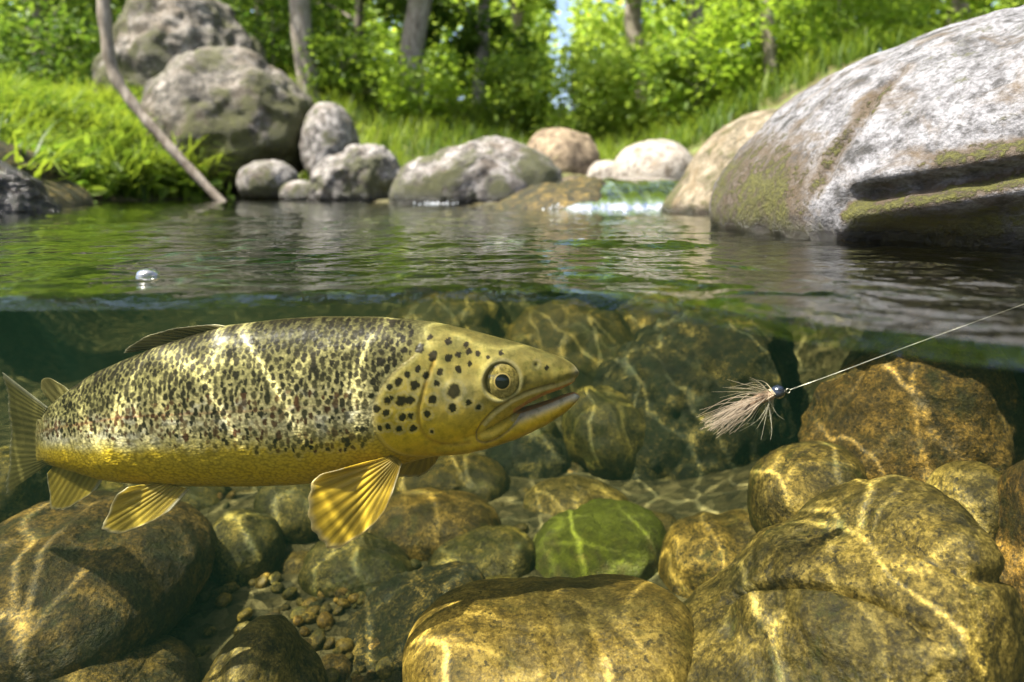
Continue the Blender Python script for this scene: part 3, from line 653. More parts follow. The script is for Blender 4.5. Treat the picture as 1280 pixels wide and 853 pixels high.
blend(0.35 * np.exp(-((pd_ - 6) / 4) ** 2) * (bx > 536) * (bz > 470), (0.60, 0.42, 0.03))
blend(0.4 * np.exp(-(gd / 1.6) ** 2) * (bz < 560), (0.20, 0.14, 0.05))
blend(0.5 * np.exp(-((gd - 4) / 2.0) ** 2) * inG * (bz > 500), (0.55, 0.42, 0.12))
LAT = spl([(30, 546), (70, 532), (123, 520), (176, 509), (267, 500), (400, 490), (480, 476)], 60)
ld = seg_dist(bx, bz, LAT); blend(0.8 * np.exp(-(ld / 1.5) ** 2) * (bx < 478) * sstep(500, 200, bx) * (0.7 + 0.6 * nB).clip(0, 1), (0.40, 0.12, 0.06))
# spots
rs = np.random.default_rng(12); spots = []
def ok(x, y, r): return all((x - a) ** 2 / 1.0 + ((y - b) * 0.85) ** 2 > (r + c_) ** 2 * 1.12 for a, b, c_, *_ in spots)
HS = [(235,375,13),(270,350,12),(268,388,11),(275,305,10),(316,350,18),(345,350,15),(358,300,16),(395,272,13),(368,252,11),(335,268,11),(305,290,13),(318,406,13),(345,404,11),(352,446,11),(308,448,12),(272,435,11),(245,440,10),(418,350,14),(488,327,24),(482,382,14),(535,367,11),(570,385,10),(468,222,13),(500,213,11),(500,257,12),(440,262,12),(415,213,15),(320,194,11),(370,190,16),(245,228,16),(465,174,12),(535,203,10),(566,211,11),(525,182,9),(645,213,9),(800,267,8),(540,240,9),(400,400,12),(412,462,7),(310,160,9),(400,158,9),(430,300,9),(285,340,7),(600,225,7)]
for a, b, r_ in HS: spots.append((400 + a / 2.8425, 360 + b / 2.8425, r_ / 2.8425, 1.0, 1.0 if r_ != 24 else 0.9))
lim = lambda x: ip([(30, 0.50), (120, 0.50), (220, 0.56), (330, 0.64), (420, 0.72), (480, 0.70)], x)
for k in range(9000):
    x = rs.uniform(40, 520); tp = ip(TOP, x); bt = ip(BOT, x); u = rs.uniform(-0.02, 0.74)
    y = tp + u * (bt - tp)
    if u > lim(x) + rs.normal(0, 0.035): continue
    if x > 470 and poly_sd(np.array([x]), np.array([y]), GCOV)[0] < 4: continue
    sc_ = ip([(30, 0.55), (90, 0.75), (200, 0.95), (400, 1.12), (520, 1.15)], x)
    r_ = (1.7 + 2.4 * rs.beta(1.6, 2.0)) * sc_ * (1.0 if u < 0.5 else 0.9)
    if ok(x, y, r_ * 0.86): spots.append((x, y, r_, rs.uniform(1.05, 1.9), rs.uniform(0.75, 1.0) if u < 0.5 else rs.uniform(0.55, 1.0)))
SP = np.array(spots)
wq = np.stack([fbm(B * 0.20, 3, 41, 0.7), fbm(B * 0.20, 3, 42, 0.7)], 1) * 2.6
best = np.full(nv, 9.0); bi = np.zeros(nv, int)
for k0 in range(0, nv, 20000):
    sl = slice(k0, k0 + 20000)
    dx_ = (bx[sl] + wq[sl, 0])[:, None] - SP[None, :, 0]; dy_ = ((bz[sl] + wq[sl, 1])[:, None] - SP[None, :, 1]) / SP[None, :, 3]
    q = np.hypot(dx_, dy_) / SP[None, :, 2]; bi[sl] = q.argmin(1); best[sl] = q.min(1)
halo = np.exp(-((best - 1.45) / 0.28) ** 2) * sstep(0.2, 0.45, rel) * (0.22 + 0.15 * hm)
blend(halo, (0.52, 0.49, 0.34))
red = (np.sin(bi * 12.9) > 0.35) & (rel > 0.36) & (bx < 460)
sm = sstep(1.18, 0.78, best) * SP[bi, 4] * (flank > 0.05)
blend(np.clip(sm * 1.05, 0, 0.97), np.where(red[:, None], np.array([[0.075, 0.028, 0.014]]), np.array([[0.016, 0.012, 0.008]])))
# face
blend(0.7 * np.exp(-((eyeD - 23) / 2.2) ** 2), (0.40, 0.36, 0.20)); blend(0.8 * sstep(22, 19, eyeD), (0.03, 0.025, 0.015))
blend(0.6 * np.exp(-(seg_dist(bx, bz, [(645, 474), (662, 468)]) / 2.6) ** 2), (0.08, 0.065, 0.03))
blend(0.75 * np.exp(-(nos / 2.2) ** 2), (0.03, 0.03, 0.025)); blend(0.5 * np.exp(-((nos - 5) / 1.5) ** 2), (0.17, 0.15, 0.09))
mxm = sstep(1, -2, sdM) * (bx > 598); blend(0.7 * mxm, (0.50, 0.37, 0.06))
blend(0.55 * np.exp(-((sdM + 1) / 2.0) ** 2) * (bx > 598) * (bz < 520), (0.55, 0.47, 0.28))
blend(0.75 * np.exp(-((sdM - 2.2) / 1.5) ** 2) * (bx > 596) * (bx < 692), (0.14, 0.10, 0.05))
jt = smooth_tab(JT, np.clip(bx, 540, 725)); lower = (bx > 632) & (bz > jt - 3)
blend(0.9 * np.exp(-((bz - jt - 2.5) / 5.0) ** 2) * (bx > 625) * (sdM > 1), (0.55, 0.51, 0.46))
blend(0.8 * np.exp(-((np.hypot(bx - 721, bz - 494)) / 6) ** 2), (0.46, 0.46, 0.44))
blend(0.75 * np.exp(-(np.hypot(bx - 722, bz - 462) / 6) ** 2), (0.33, 0.30, 0.22))
blend(0.5 * np.exp(-(upl / 3) ** 2) * (bx > 690), (0.55, 0.33, 0.17))
inner = ((N[:, 2] < -0.55) & (bx > 640) & (bz > jt - 4) & (bz < jt + 8) & (np.abs(by) < smooth_tab(JW, np.clip(bx, 540, 725)) * 0.40)) | ((N[:, 2] > 0.6) & (bx > 640) & (bz < jt))
blend(0.85 * inner.astype(float), (0.50, 0.22, 0.08))
blend(0.8 * sstep(84, 48, bx) * (0.75 + 0.5 * nB).clip(0, 1), (0.19, 0.165, 0.06))
Cc = np.clip(Cc * np.where(hm > 0.5, 0.98, 0.86)[:, None], 0.004, 0.8)

def bend(px): return 0.045 * (np.clip(165 - np.asarray(px, float), 0, None) / 130) ** 2
def to_local(P):     # photo-px (x, across, y) -> local metres
    P = np.asarray(P, float); b = bend(P[:, 0]); k = (FY + b) / F      # the tail swings away and keeps its apparent size
    return np.stack([(P[:, 0] - 640) * k - (FC[0] - 640) * S, P[:, 1] * S + b, -(P[:, 2] - HZ) * k + (FC[1] - HZ) * S], 1)
bme.vertices.foreach_set('co', to_local(B2).astype(np.float32).ravel()); bme.update()
bme.polygons.foreach_set('use_smooth', np.ones(len(bme.polygons), bool)); bme.flip_normals()
trout = bpy.data.objects.new('body', bme); col.objects.link(trout); trout.parent = froot
color_attr(trout, Cc); at_ = bme.attributes.new('head', 'FLOAT', 'POINT'); at_.data.foreach_set('value', hm.astype(np.float32))
t = NT('trout_skin'); c = t.n('TexCoord').outputs['Object']
vc = t.n('VertexColor'); vc.layer_name = 'Col'
hd = t.n('Attribute'); hd.attribute_name = 'head'
cs = t.mapping(c, (1.0, 1.0, 1.35), (0, 0.12, 0))
sv = t.vor(cs, 330.0)
sc1 = t.ramp(sv, [(0.05, 1.22), (0.45, 1.0), (0.75, 0.68)])
scm = t.mix(hd.outputs['Fac'], sc1, (1, 1, 1))
hmot = t.ramp(t.noise(c, 130, 7, 0.75), [(0.34, (0.62, 0.66, 0.55)), (0.5, (1, 1, 1)), (0.66, (1.18, 1.12, 0.95))])
cl = t.mix(1.0, vc.outputs[0], t.mix(hd.outputs['Fac'], scm, hmot), 'MULTIPLY')
hgt = t.math('MULTIPLY', sv, t.math('SUBTRACT', 1.0, hd.outputs['Fac']))
nr = t.bump(t.math('ADD', hgt, t.math('MULTIPLY', t.noise(c, 420, 5, 0.7), 0.35)), 0.3, 0.0008)
rg = t.ramp(t.vor(cs, 330.0, out='Color'), [(0.2, 0.42), (0.8, 0.65)])
SKIN = t.finish(t.principled(cl, rg, nr, 0.14, **{'Coat Weight': 0.03, 'Coat Roughness': 0.3}))
bme.materials.append(SKIN)

# fins
t = NT('trout_fin'); vc = t.n('VertexColor'); vc.layer_name = 'Col'
p_ = t.n('BsdfPrincipled'); t.set(p_, 'Base Color', vc.outputs[0]); t.set(p_, 'Roughness', 0.4)
tl = t.n('BsdfTranslucent'); t.set(tl, 'Color', vc.outputs[0])
m1 = t.n('MixShader'); m1.inputs[0].default_value = 0.5; t.t.links.new(p_.outputs[0], m1.inputs[1]); t.t.links.new(tl.outputs[0], m1.inputs[2])
tr = t.n('BsdfTransparent'); m2 = t.n('MixShader'); m2.inputs[0].default_value = 0.22
t.t.links.new(m1.outputs[0], m2.inputs[1]); t.t.links.new(tr.outputs[0], m2.inputs[2])
FIN = t.finish(m2.outputs[0])
def fin(name, base, outer, across_base, across_tip, rays, colr, edge, dark=0.42, bow=0.0, edge_side=0, label=None, swing=False):
    nu, nw = rays * 6 + 1, 26
    Bp = spl(base, nu) if len(base) > 2 else np.linspace(base[0], base[1], nu); Op = spl(outer, nu)
    u = np.linspace(0, 1, nu)[:, None]; v = np.linspace(0, 1, nw)[None, :]
    ph = u * rays * 2 * np.pi
    L = np.linalg.norm(np.asarray(Op) - np.asarray(Bp), axis=1)[:, None]
    fray = 1.0 + (0.012 * np.cos(ph) + 0.02 * np.sin(u * 23)) * v ** 4
    P = np.asarray(Bp)[:, None, :] * (1 - (v * fray))[..., None] + np.asarray(Op)[:, None, :] * (v * fray)[..., None]
    ac = across_base + (across_tip - across_base) * v + bow * np.sin(np.pi * v) * np.sin(np.pi * u) + 0.7 * np.cos(ph) * (0.35 + 0.65 * (1 - v)) + 1.2 * np.sin(u * 7 + v * 3) * v
    V = to_local(np.stack([P[..., 0], ac * np.ones_like(P[..., 0]), P[..., 1]], -1).reshape(-1, 3))
    if swing:            # a fin turned away from the flank: its across offset is depth, as in bend()
        px_, py_ = P[..., 0].ravel(), P[..., 1].ravel(); dep = (ac * np.ones_like(P[..., 0])).ravel() * S + bend(np.maximum(px_, 30)); k_ = (FY + dep) / F
        V = np.stack([(px_ - 640) * k_ - (FC[0] - 640) * S, dep, -(py_ - HZ) * k_ + (FC[1] - HZ) * S], 1)
    f = grid_faces(nu, nw)
    o = mesh_obj(name, V, f, FIN, froot)
    st = (0.5 + 0.5 * np.cos(ph)) * np.ones_like(v)
    br = (0.5 + 0.5 * np.cos(ph * 3)) * sstep(0.45, 0.8, v)
    cc = np.asarray(colr)[None, None] * (1 - dark * (1 - st) * (1 - 0.35 * v) - 0.15 * br)[..., None] * (1 + 0.15 * np.sin(u * 11))[..., None]
    e = np.exp(-((u if edge_side == 0 else 1 - u) / 0.05) ** 2) * np.ones_like(v)
    e = np.maximum(e, 0.7 * sstep(0.93, 1.0, v) * np.ones_like(u))
    cc = cc * (1 - 0.75 * e[..., None]) + np.asarray(edge) * 0.75 * e[..., None]
    color_attr(o, cc.reshape(-1, 3))
    md = o.modifiers.new('solid', 'SOLIDIFY'); md.thickness = 0.0007; md.offset = 0
    if label: o['label'] = label
    return o
YEL = (0.60, 0.42, 0.04); WED = (0.62, 0.58, 0.48)
fin('pectoral_fin', [(510, 561), (505, 555), (497, 552)], [(503, 585), (490, 610), (467, 632), (436, 646), (420, 638), (411, 616), (406, 590), (418, 566), (446, 556)], -46, -74, 12, YEL, WED, bow=-8)
fin('pectoral_fin', [(540, 566), (520, 566)], [(545, 584), (536, 606), (514, 622), (490, 622), (476, 604), (482, 585)], 40, 66, 10, (0.5, 0.33, 0.03), WED)
fin('pelvic_fin', [(247, 602), (228, 597), (208, 594)], [(232, 620), (205, 635), (176, 645), (154, 644), (155, 632), (166, 606), (182, 592)], -22, -40, 9, (0.56, 0.42, 0.06), (0.72, 0.72, 0.68), bow=-4)
fin('pelvic_fin', [(247, 603), (228, 600)], [(240, 612), (225, 622), (205, 625), (195, 610)], 22, 48, 8, (0.5, 0.36, 0.05), (0.7, 0.7, 0.66))
fin('anal_fin', [(131, 597), (100, 588), (70, 578)], [(122, 610), (103, 624), (80, 635), (67, 633), (64, 612), (62, 590)], 0, -4, 10, (0.50, 0.39, 0.07), (0.70, 0.70, 0.66))
fin('dorsal_fin', [(282, 408), (240, 421), (192, 437)], [(272, 405), (246, 406.5), (215, 411), (188, 419), (168, 430), (158, 440)], 0, -6, 12, (0.20, 0.175, 0.08), (0.42, 0.40, 0.30), dark=0.7, edge_side=0)
fin('adipose_fin', [(87, 489), (66, 506)], [(80, 483), (70, 476), (60, 472), (53, 475), (51, 483), (56, 494)], 0, 0, 4, (0.30, 0.26, 0.10), (0.40, 0.36, 0.2), dark=0.2)
fin('tail_fin', [(60, 509), (52, 526), (52, 568), (61, 580)], [(4, 466), (9, 488), (12, 515), (14, 543), (13, 568), (11, 592), (8, 617)], -10, 48, 18, (0.24, 0.21, 0.07), (0.40, 0.40, 0.33), dark=0.6, swing=True)

# eyes: an eyeball with iris ring and pupil
def plain(name, color, rough=0.5, spec=0.5, **kw):
    t = NT(name); return t.finish(t.principled(color, rough, None, spec, **kw))
t = NT('eye_ball'); c = t.n('TexCoord').outputs['Object']
ec = t.ramp(t.noise(c, 260, 4, 0.7), [(0.35, (0.10, 0.08, 0.025)), (0.5, (0.24, 0.19, 0.05)), (0.68, (0.46, 0.37, 0.12))])
EYEB = t.finish(t.principled(ec, 0.12, None, 0.7, **{'Coat Weight': 0.6}))
PUP = plain('eye_pupil', (0.004, 0.005, 0.006), 0.08, 0.6)
IRIS = plain('eye_gold_ring', (0.60, 0.45, 0.16), 0.3, 0.6, Metallic=0.5)
def cap(r, h, r_in=0.0, n=40, m=9):
    u = np.linspace(r_in / r, 1, m)[:, None]; a = np.linspace(0, 2 * np.pi, n, endpoint=False)[None]
    return np.stack([r * u * np.cos(a), r * u * np.sin(a), (h * (1 - u ** 2)) * np.ones_like(a)], -1).reshape(-1, 3), grid_faces(m, n, True)
for sgn in (-1, 1):
    sel = (by * sgn > 3) & (np.hypot(bx - 628, bz - 466.5) < 27) & (np.hypot(bx - 628, bz - 466.5) > 22)
    ctr = to_local(np.array([[628, B2[sel, 1].mean(), 466.5]]))[0]
    q = Vector((0.08, sgn, 0.10)).normalized().to_track_quat('Z', 'Y')
    V, f = cap(20.0 * S, 6.0 * S); e = mesh_obj('eye', V, f, EYEB, froot); e.location = ctr - np.array([0, sgn * 1.5 * S, 0]); e.rotation_mode = 'QUATERNION'; e.rotation_quaternion = q
    V, f = cap(10.3 * S, 1.5 * S, 8.6 * S); V[:, 2] += 4.7 * S; mesh_obj('iris', V, f, IRIS, e)
    V, f = cap(9.4 * S, 2.2 * S); V[:, 2] += 4.75 * S; mesh_obj('pupil', V, f, PUP, e)

# ------------------------------------------------------------------ fishing fly and line
LY = 0.54; m = LY / F
fly = empty('fishing_fly', at(973, 490, LY)); tag(fly, 'pale feathered fishing fly with a shiny black bead head', 'fishing fly')
def fl(px, py, y=0.0): return np.array([(px - 973) * m, y, -(py - 490) * m])
s_, f_ = unit_sphere(4)
BEAD = plain('fly_bead', (0.012, 0.016, 0.035), 0.12, 0.8, **{'Coat Weight': 0.5})
V = s_ * np.array([8.6, 8.2, 8.2]) * m; V[:, 0] *= 1 - 0.10 * s_[:, 0]
mesh_obj('bead_head', V, f_, BEAD, fly)
a = np.linspace(0, 2 * np.pi, 17); V, f = tube(np.stack([0.0030 + 0.0018 + 0.0017 * np.cos(a) + 8.0 * m * 0.55, 0 * a, 0.0008 + 0.0017 * np.sin(a)], 1), np.full(17, 0.00045), 6)
mesh_obj('hook_eye', V, f, plain('hook_wire', (0.25, 0.24, 0.22), 0.3, 0.6, Metallic=0.9), fly)
bp = spl([fl(968, 492), fl(955, 496), fl(938, 505), fl(922, 513)], 30); rr_ = np.interp(np.linspace(0, 1, 30), [0, 0.15, 0.6, 1], [4.5, 7.0, 5.5, 1.0]) * m * (1 + 0.12 * np.cos(np.arange(30) * 2.1))
V, f = tube(bp, rr_, 14)
t = NT('fly_dubbing'); c = t.n('TexCoord').outputs['Object']
DUB = t.finish(t.principled(t.ramp(t.noise(c, 900, 4), [(0.35, (0.16, 0.09, 0.06)), (0.65, (0.50, 0.36, 0.27))]), 0.8, t.bump(t.noise(c, 1500, 3), 0.8, 0.001)))
mesh_obj('dubbed_body', V, f, DUB, fly)
def fibres(n, start, tips, spread, r0, seed, bow):
    r_ = np.random.default_rng(seed); VV, FF, off = [], [], 0
    tips = np.asarray(tips, float)
    for k in range(n):
        tp = tips[r_.integers(len(tips))]; tx = tp + r_.normal(0, spread, 2); st = start[r_.integers(len(start))]
        a0 = fl(st[0], st[1], r_.normal(0, 3.5) * m); b0 = fl(tx[0], tx[1], r_.normal(0, 14) * m)
        mid = (a0 + b0) / 2 + np.array([r_.normal(0, 2), r_.normal(0, 4), bow + r_.normal(0, 4)]) * m
        v, f = tube(spl([a0, mid, b0], 8), np.linspace(r0, r0 * 0.25, 8), 4); VV.append(v); FF.append(f + off); off += len(v)
    return np.vstack(VV), np.vstack(FF)
def fibre_mat(name, c0):
    t = NT(name); p_ = t.n('BsdfPrincipled'); t.set(p_, 'Base Color', c0); t.set(p_, 'Roughness', 0.5)
    tl = t.n('BsdfTranslucent'); t.set(tl, 'Color', c0); mx = t.n('MixShader'); mx.inputs[0].default_value = 0.4
    t.t.links.new(p_.outputs[0], mx.inputs[1]); t.t.links.new(tl.outputs[0], mx.inputs[2]); return t.finish(mx.outputs[0])
V, f = fibres(95, [(964, 492), (958, 495), (950, 499), (942, 503)], [(878, 529), (884, 532), (897, 539), (890, 534), (905, 527), (915, 520), (906, 532)], 4, 0.00036, 1, 3)
o = mesh_obj('wing_feather', V, f, fibre_mat('fly_feather_pink', (0.60, 0.49, 0.41)), fly)
V, f = fibres(18, [(966, 491), (962, 493)], [(893, 494), (905, 480), (918, 482), (930, 480), (912, 490), (948, 484)], 5, 0.00028, 2, 4)
mesh_obj('hackle', V, f, fibre_mat('fly_hackle_tan', (0.46, 0.40, 0.30)), fly)
V, f = fibres(12, [(965, 496), (960, 498)], [(958, 532), (950, 525), (945, 535), (962, 522), (935, 535)], 5, 0.00030, 3, -3)
mesh_obj('beard', V, f, fibre_mat('fly_beard_cream', (0.60, 0.56, 0.46)), fly)
V, f = tube(spl([at(987, 487.5, LY), at(1040, 468.5, LY), at(1100, 446, LY), at(1165, 422, LY), at(1330, 362, LY)], 60), np.full(60, 0.00027), 6)
o = mesh_obj('fishing_line', V, f, plain('nylon_line', (0.42, 0.41, 0.37), 0.3, 0.6)); tag(o, 'thin pale nylon line running from the fly up to the surface', 'fishing line')

# ------------------------------------------------------------------ small cascade at the head of the pool
prof = spl([(4.4, 0.150), (3.6, 0.135), (2.95, 0.122), (2.62, 0.108), (2.42, 0.080), (2.28, 0.040), (2.20, -0.012)], 90)
cxs = np.linspace(-0.10, 0.62, 110)
CX = np.repeat(cxs[:, None], 90, 1); CYv = np.repeat(prof[None, :, 0], 110, 0); CZ = np.repeat(prof[None, :, 1], 110, 0)
pp = np.stack([CX.ravel() * 14, CYv.ravel() * 2.5, CZ.ravel() * 3], 1)
CZ = CZ + (0.008 * fbm(pp * 0.6, 3, 61) + 0.002 * fbm(pp * 3, 2, 62)).reshape(CZ.shape) - 0.13 * sstep(0.24, -0.02, CX)
CYv = CYv + 0.10 * sstep(0.2, -0.1, CX) + (0.06 * fbm(np.stack([CX.ravel() * 9, 0 * CX.ravel(), 0 * CX.ravel()], 1), 3, 63)).reshape(CX.shape)
t = NT('cascade_water'); c = t.n('TexCoord').outputs['Object']
st = t.noise(t.mapping(c, (26, 3, 3)), 1.0, 4, 0.6)
nrm = t.bump(st, 0.6, 0.01)
tr = t.n('BsdfTransparent'); t.set(tr, 'Color', (0.90, 0.93, 0.90))
gl = t.n('BsdfGlossy'); t.set(gl, 'Roughness', 0.08); t.set(gl, 'Normal', nrm)
df = t.n('BsdfDiffuse'); t.set(df, 'Color', (0.62, 0.70, 0.74))
fr = t.n('Fresnel'); t.set(fr, 'IOR', 1.5); t.set(fr, 'Normal', nrm)
m1 = t.n('MixShader'); t.set(m1, 0, fr.outputs[0]); t.t.links.new(tr.outputs[0], m1.inputs[1]); t.t.links.new(gl.outputs[0], m1.inputs[2])
m2 = t.n('MixShader'); t.set(m2, 0, t.ramp(st, [(0.55, 0.0), (0.80, 0.16)])); t.t.links.new(m1.outputs[0], m2.inputs[1]); t.t.links.new(df.outputs[0], m2.inputs[2])
casc = mesh_obj('cascade', np.stack([CX, CYv, CZ], -1), grid_faces(110, 90), t.finish(m2.outputs[0]))
tag(casc, 'thin clear cascade sliding over the mossy ledge stone', kind='structure')

def blobs(name, pts, rad, mat, label):
    s_, f_ = unit_sphere(2); VV = (s_[None] * rad[:, None, None] * np.array([1, 1, 0.7]) + pts[:, None]).reshape(-1, 3)
    FF = (f_[None] + (np.arange(len(pts)) * len(s_))[:, None, None]).reshape(-1, 3)
    return tag(mesh_obj(name, VV, FF, mat), label, kind='stuff')
FOAM = plain('white_foam', (0.58, 0.62, 0.64), 0.4, 0.5)
n = 330; fx = np.concatenate([0.36 + 0.22 * rng.beta(2, 1.6, 270), rng.uniform(0.1, 0.36, 60)]); fy = 2.17 + rng.normal(0, 0.035, n) + 0.10 * sstep(0.2, -0.1, fx)
blobs('foam', np.stack([fx, fy, np.abs(rng.normal(0.002, 0.008, n))], 1), 0.001 + 0.0035 * rng.beta(1.2, 3, n), FOAM, 'white foam churning at the foot of the cascade')
n = 45; fx = rng.normal(-0.34, 0.05, n)
blobs('foam', np.stack([fx, 3.14 + rng.normal(0, 0.02, n), np.abs(rng.normal(0.001, 0.005, n))], 1), rng.uniform(0.0015, 0.005, n), FOAM, 'small white foam patch against the long low boulder')
# a single floating bubble on the surface
s_, f_ = unit_sphere(4); V = s_[:, :] * np.array([0.0075, 0.0075, 0.0052])
t = NT('bubble_film'); gl = t.n('BsdfGlossy'); t.set(gl, 'Roughness', 0.12); tr = t.n('BsdfTransparent'); lw = t.n('LayerWeight'); t.set(lw, 'Blend', 0.45)
mx = t.n('MixShader'); t.set(mx, 0, t.math('ADD', lw.outputs['Facing'], 0.10, True)); t.t.links.new(tr.outputs[0], mx.inputs[1]); t.t.links.new(gl.outputs[0], mx.inputs[2])
o = mesh_obj('air_bubble', V, f_, t.finish(mx.outputs[0])); o.location = at(185, 345, 0.455); tag(o, 'single bright air bubble floating on the pool surface', 'bubble')

# ------------------------------------------------------------------ vegetation
def leaf_mat(name, a, b, trans=0.5, rough=0.5):
    t = NT(name); at_ = t.n('Attribute'); at_.attribute_name = 'tint'
    colr = t.ramp(at_.outputs['Fac'], [(0.0, a), (1.0, b)])
    p_ = t.n('BsdfPrincipled'); t.set(p_, 'Base Color', colr); t.set(p_, 'Roughness', rough); t.set(p_, 'Specular IOR Level', 0.3)
    tl = t.n('BsdfTranslucent'); t.set(tl, 'Color', t.mix(1.0, colr, (1.25, 1.18, 0.8), 'MULTIPLY'))
    mx = t.n('MixShader'); mx.inputs[0].default_value = trans
    t.t.links.new(p_.outputs[0], mx.inputs[1]); t.t.links.new(tl.outputs[0], mx.inputs[2]); return t.finish(mx.outputs[0])
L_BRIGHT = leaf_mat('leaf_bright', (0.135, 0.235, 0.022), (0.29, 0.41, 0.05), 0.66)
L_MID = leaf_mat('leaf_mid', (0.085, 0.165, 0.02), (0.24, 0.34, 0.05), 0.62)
L_PALE = leaf_mat('leaf_pale_sunlit', (0.20, 0.32, 0.045), (0.40, 0.51, 0.10), 0.66)  # leaf colour lifted to paint in a luminous sunlit look
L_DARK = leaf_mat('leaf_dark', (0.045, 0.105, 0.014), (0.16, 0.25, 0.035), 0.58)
GRASS = leaf_mat('grass_blade', (0.035, 0.085, 0.010), (0.23, 0.31, 0.035), 0.5)

def tint(o, vals):
    a_ = o.data.attributes.new('tint', 'FLOAT', 'POINT'); a_.data.foreach_set('value', np.asarray(vals, np.float32))

def leaves_mesh(C, size, r_, up=0.5, aspect=0.55):
    """one folded leaf (two quads -> 6 points) at every point of C"""
    n = len(C); d = r_.normal(0, 1, (n, 3)); d[:, 2] *= 0.6; d /= np.linalg.norm(d, axis=1)[:, None]
    nn = r_.normal(0, 1, (n, 3)); nn[:, 2] += up * 2; sd = np.cross(d, nn); sd /= np.linalg.norm(sd, axis=1)[:, None]; nn = np.cross(sd, d)
    L = (size * r_.uniform(0.7, 1.3, n))[:, None]; W_ = L * aspect * 0.5
    pts = [C, C + d * L * 0.35 + sd * W_ + nn * L * 0.08, C + d * L * 0.72 + sd * W_ * 0.8, C + d * L - nn * L * 0.12, C + d * L * 0.72 - sd * W_ * 0.8, C + d * L * 0.35 - sd * W_ + nn * L * 0.08]
    V = np.stack(pts, 1).reshape(-1, 3); b = (np.arange(n) * 6)[:, None]
    F_ = np.concatenate([b + np.array([[0, 1, 2, 3]]), b + np.array([[0, 3, 4, 5]])])
    return V, F_

def crown_pts(n, r_, cz, rx, rz, clumps=70, spread=0.16, hole=None):
    cc = r_.normal(0, 1, (clumps, 3)); cc /= np.linalg.norm(cc, axis=1)[:, None]; cc *= (r_.uniform(0.25, 1.0, clumps) ** 0.5)[:, None]
    cc *= np.array([rx, rx, rz]); sz = r_.uniform(0.6, 1.4, clumps)
    k = r_.integers(0, clumps, n)
    P = cc[k] + r_.normal(0, 1, (n, 3)) * (spread * rx * sz[k])[:, None] * np.array([1, 1, 0.7])
    return P + np.array([0, 0, cz]), cc + np.array([0, 0, cz]), k

t = NT('bark_grey'); c = t.n('TexCoord').outputs['Object']; cm = t.mapping(c, (1, 1, 0.25))
n_ = t.noise(cm, 22, 6, 0.7); colr = t.ramp(n_, [(0.3, (0.07, 0.055, 0.04)), (0.5, (0.22, 0.19, 0.15)), (0.7, (0.38, 0.35, 0.29))])
colr = t.mix(t.ramp(t.noise(c, 3, 4), [(0.52, 0.0), (0.7, 0.5)]), colr, (0.10, 0.11, 0.04))
BARK = t.finish(t.principled(colr, 0.85, t.bump(n_, 0.8, 0.02), 0.2))
t = NT('bark_pale'); c = t.n('TexCoord').outputs['Object']; cm = t.mapping(c, (1, 1, 0.3))
n_ = t.noise(cm, 18, 6, 0.7); colr = t.ramp(n_, [(0.3, (0.08, 0.062, 0.045)), (0.5, (0.22, 0.185, 0.14)), (0.7, (0.36, 0.32, 0.26))])
PALEBARK = t.finish(t.principled(colr, 0.8, t.bump(n_, 0.6, 0.015), 0.2))

def join(parts):
    VV, FF, off = [], [], 0
    for v, f in parts: VV.append(v); FF.append(np.asarray(f) + off); off += len(v)
    return np.vstack(VV), np.vstack(FF)

def tree(label, px, Y, height, trunk_r, cz, rx, rz, n, mat, seed, bark=BARK, size=0.13, clumps=55, lean=0.0, name='tree', cat='tree', group=None, up=0.9, spread=0.13, limbs=9):
    r_ = np.random.default_rng(seed); X = (px - 640) * Y / F
    gz = float(ground_z(np.array([X]), np.array([Y]))[0])
    root = empty(name, (X, Y, gz)); tag(root, label, cat, group)
    P, cc, k = crown_pts(n, r_, cz, rx, rz, clumps, spread); P[:, 0] += lean * P[:, 2] * 0.6
    P = P[P[:, 2] > 0.05]
    zz = np.linspace(-0.3, height, 14)
    path = np.stack([lean * zz * 0.6 + 0.04 * height * 0.3 * np.sin(zz * 0.9 + seed), 0.05 * np.sin(zz * 0.7 + seed * 2), zz], 1)
    parts = [tube(path, trunk_r * np.linspace(1.15, 0.35, 14), 10)]
    for c0 in cc[:limbs]:
        zb = np.clip(c0[2] * 0.75, 0.3, height * 0.9); a0 = np.array([np.interp(zb, zz, path[:, 0]), np.interp(zb, zz, path[:, 1]), zb])
        parts.append(tube(spl([a0, (a0 + c0) / 2 + np.array([0, 0, 0.05 * height]), c0 + [lean * c0[2] * 0.6, 0, 0]], 8), trunk_r * np.linspace(0.34, 0.06, 8), 6))
    V, f = join(parts); mesh_obj('trunk', V, f, bark, root)
    V, f = leaves_mesh(P, np.full(len(P), size), r_, up); o = mesh_obj('crown', V, f, mat, root, smooth=False)
    tv = np.clip(0.5 + 0.28 * r_.normal(0, 1, len(P)), 0, 1); tint(o, np.repeat(tv, 6))
    return root

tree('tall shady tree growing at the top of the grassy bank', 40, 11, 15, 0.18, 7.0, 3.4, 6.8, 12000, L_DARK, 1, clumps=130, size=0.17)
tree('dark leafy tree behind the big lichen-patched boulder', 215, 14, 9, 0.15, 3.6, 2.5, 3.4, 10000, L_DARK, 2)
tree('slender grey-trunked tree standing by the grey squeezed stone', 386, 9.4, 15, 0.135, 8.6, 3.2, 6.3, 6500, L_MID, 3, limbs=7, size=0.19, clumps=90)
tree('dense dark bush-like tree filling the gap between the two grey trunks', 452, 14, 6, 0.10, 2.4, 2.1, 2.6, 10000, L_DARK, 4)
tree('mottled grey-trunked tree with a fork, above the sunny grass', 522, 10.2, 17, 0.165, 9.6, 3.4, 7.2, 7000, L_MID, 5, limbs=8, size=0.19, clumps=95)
tree('deep green tree with a dark hollow crown beside the sky gap', 598, 12, 8, 0.11, 2.9, 1.35, 3.0, 9000, L_DARK, 6)
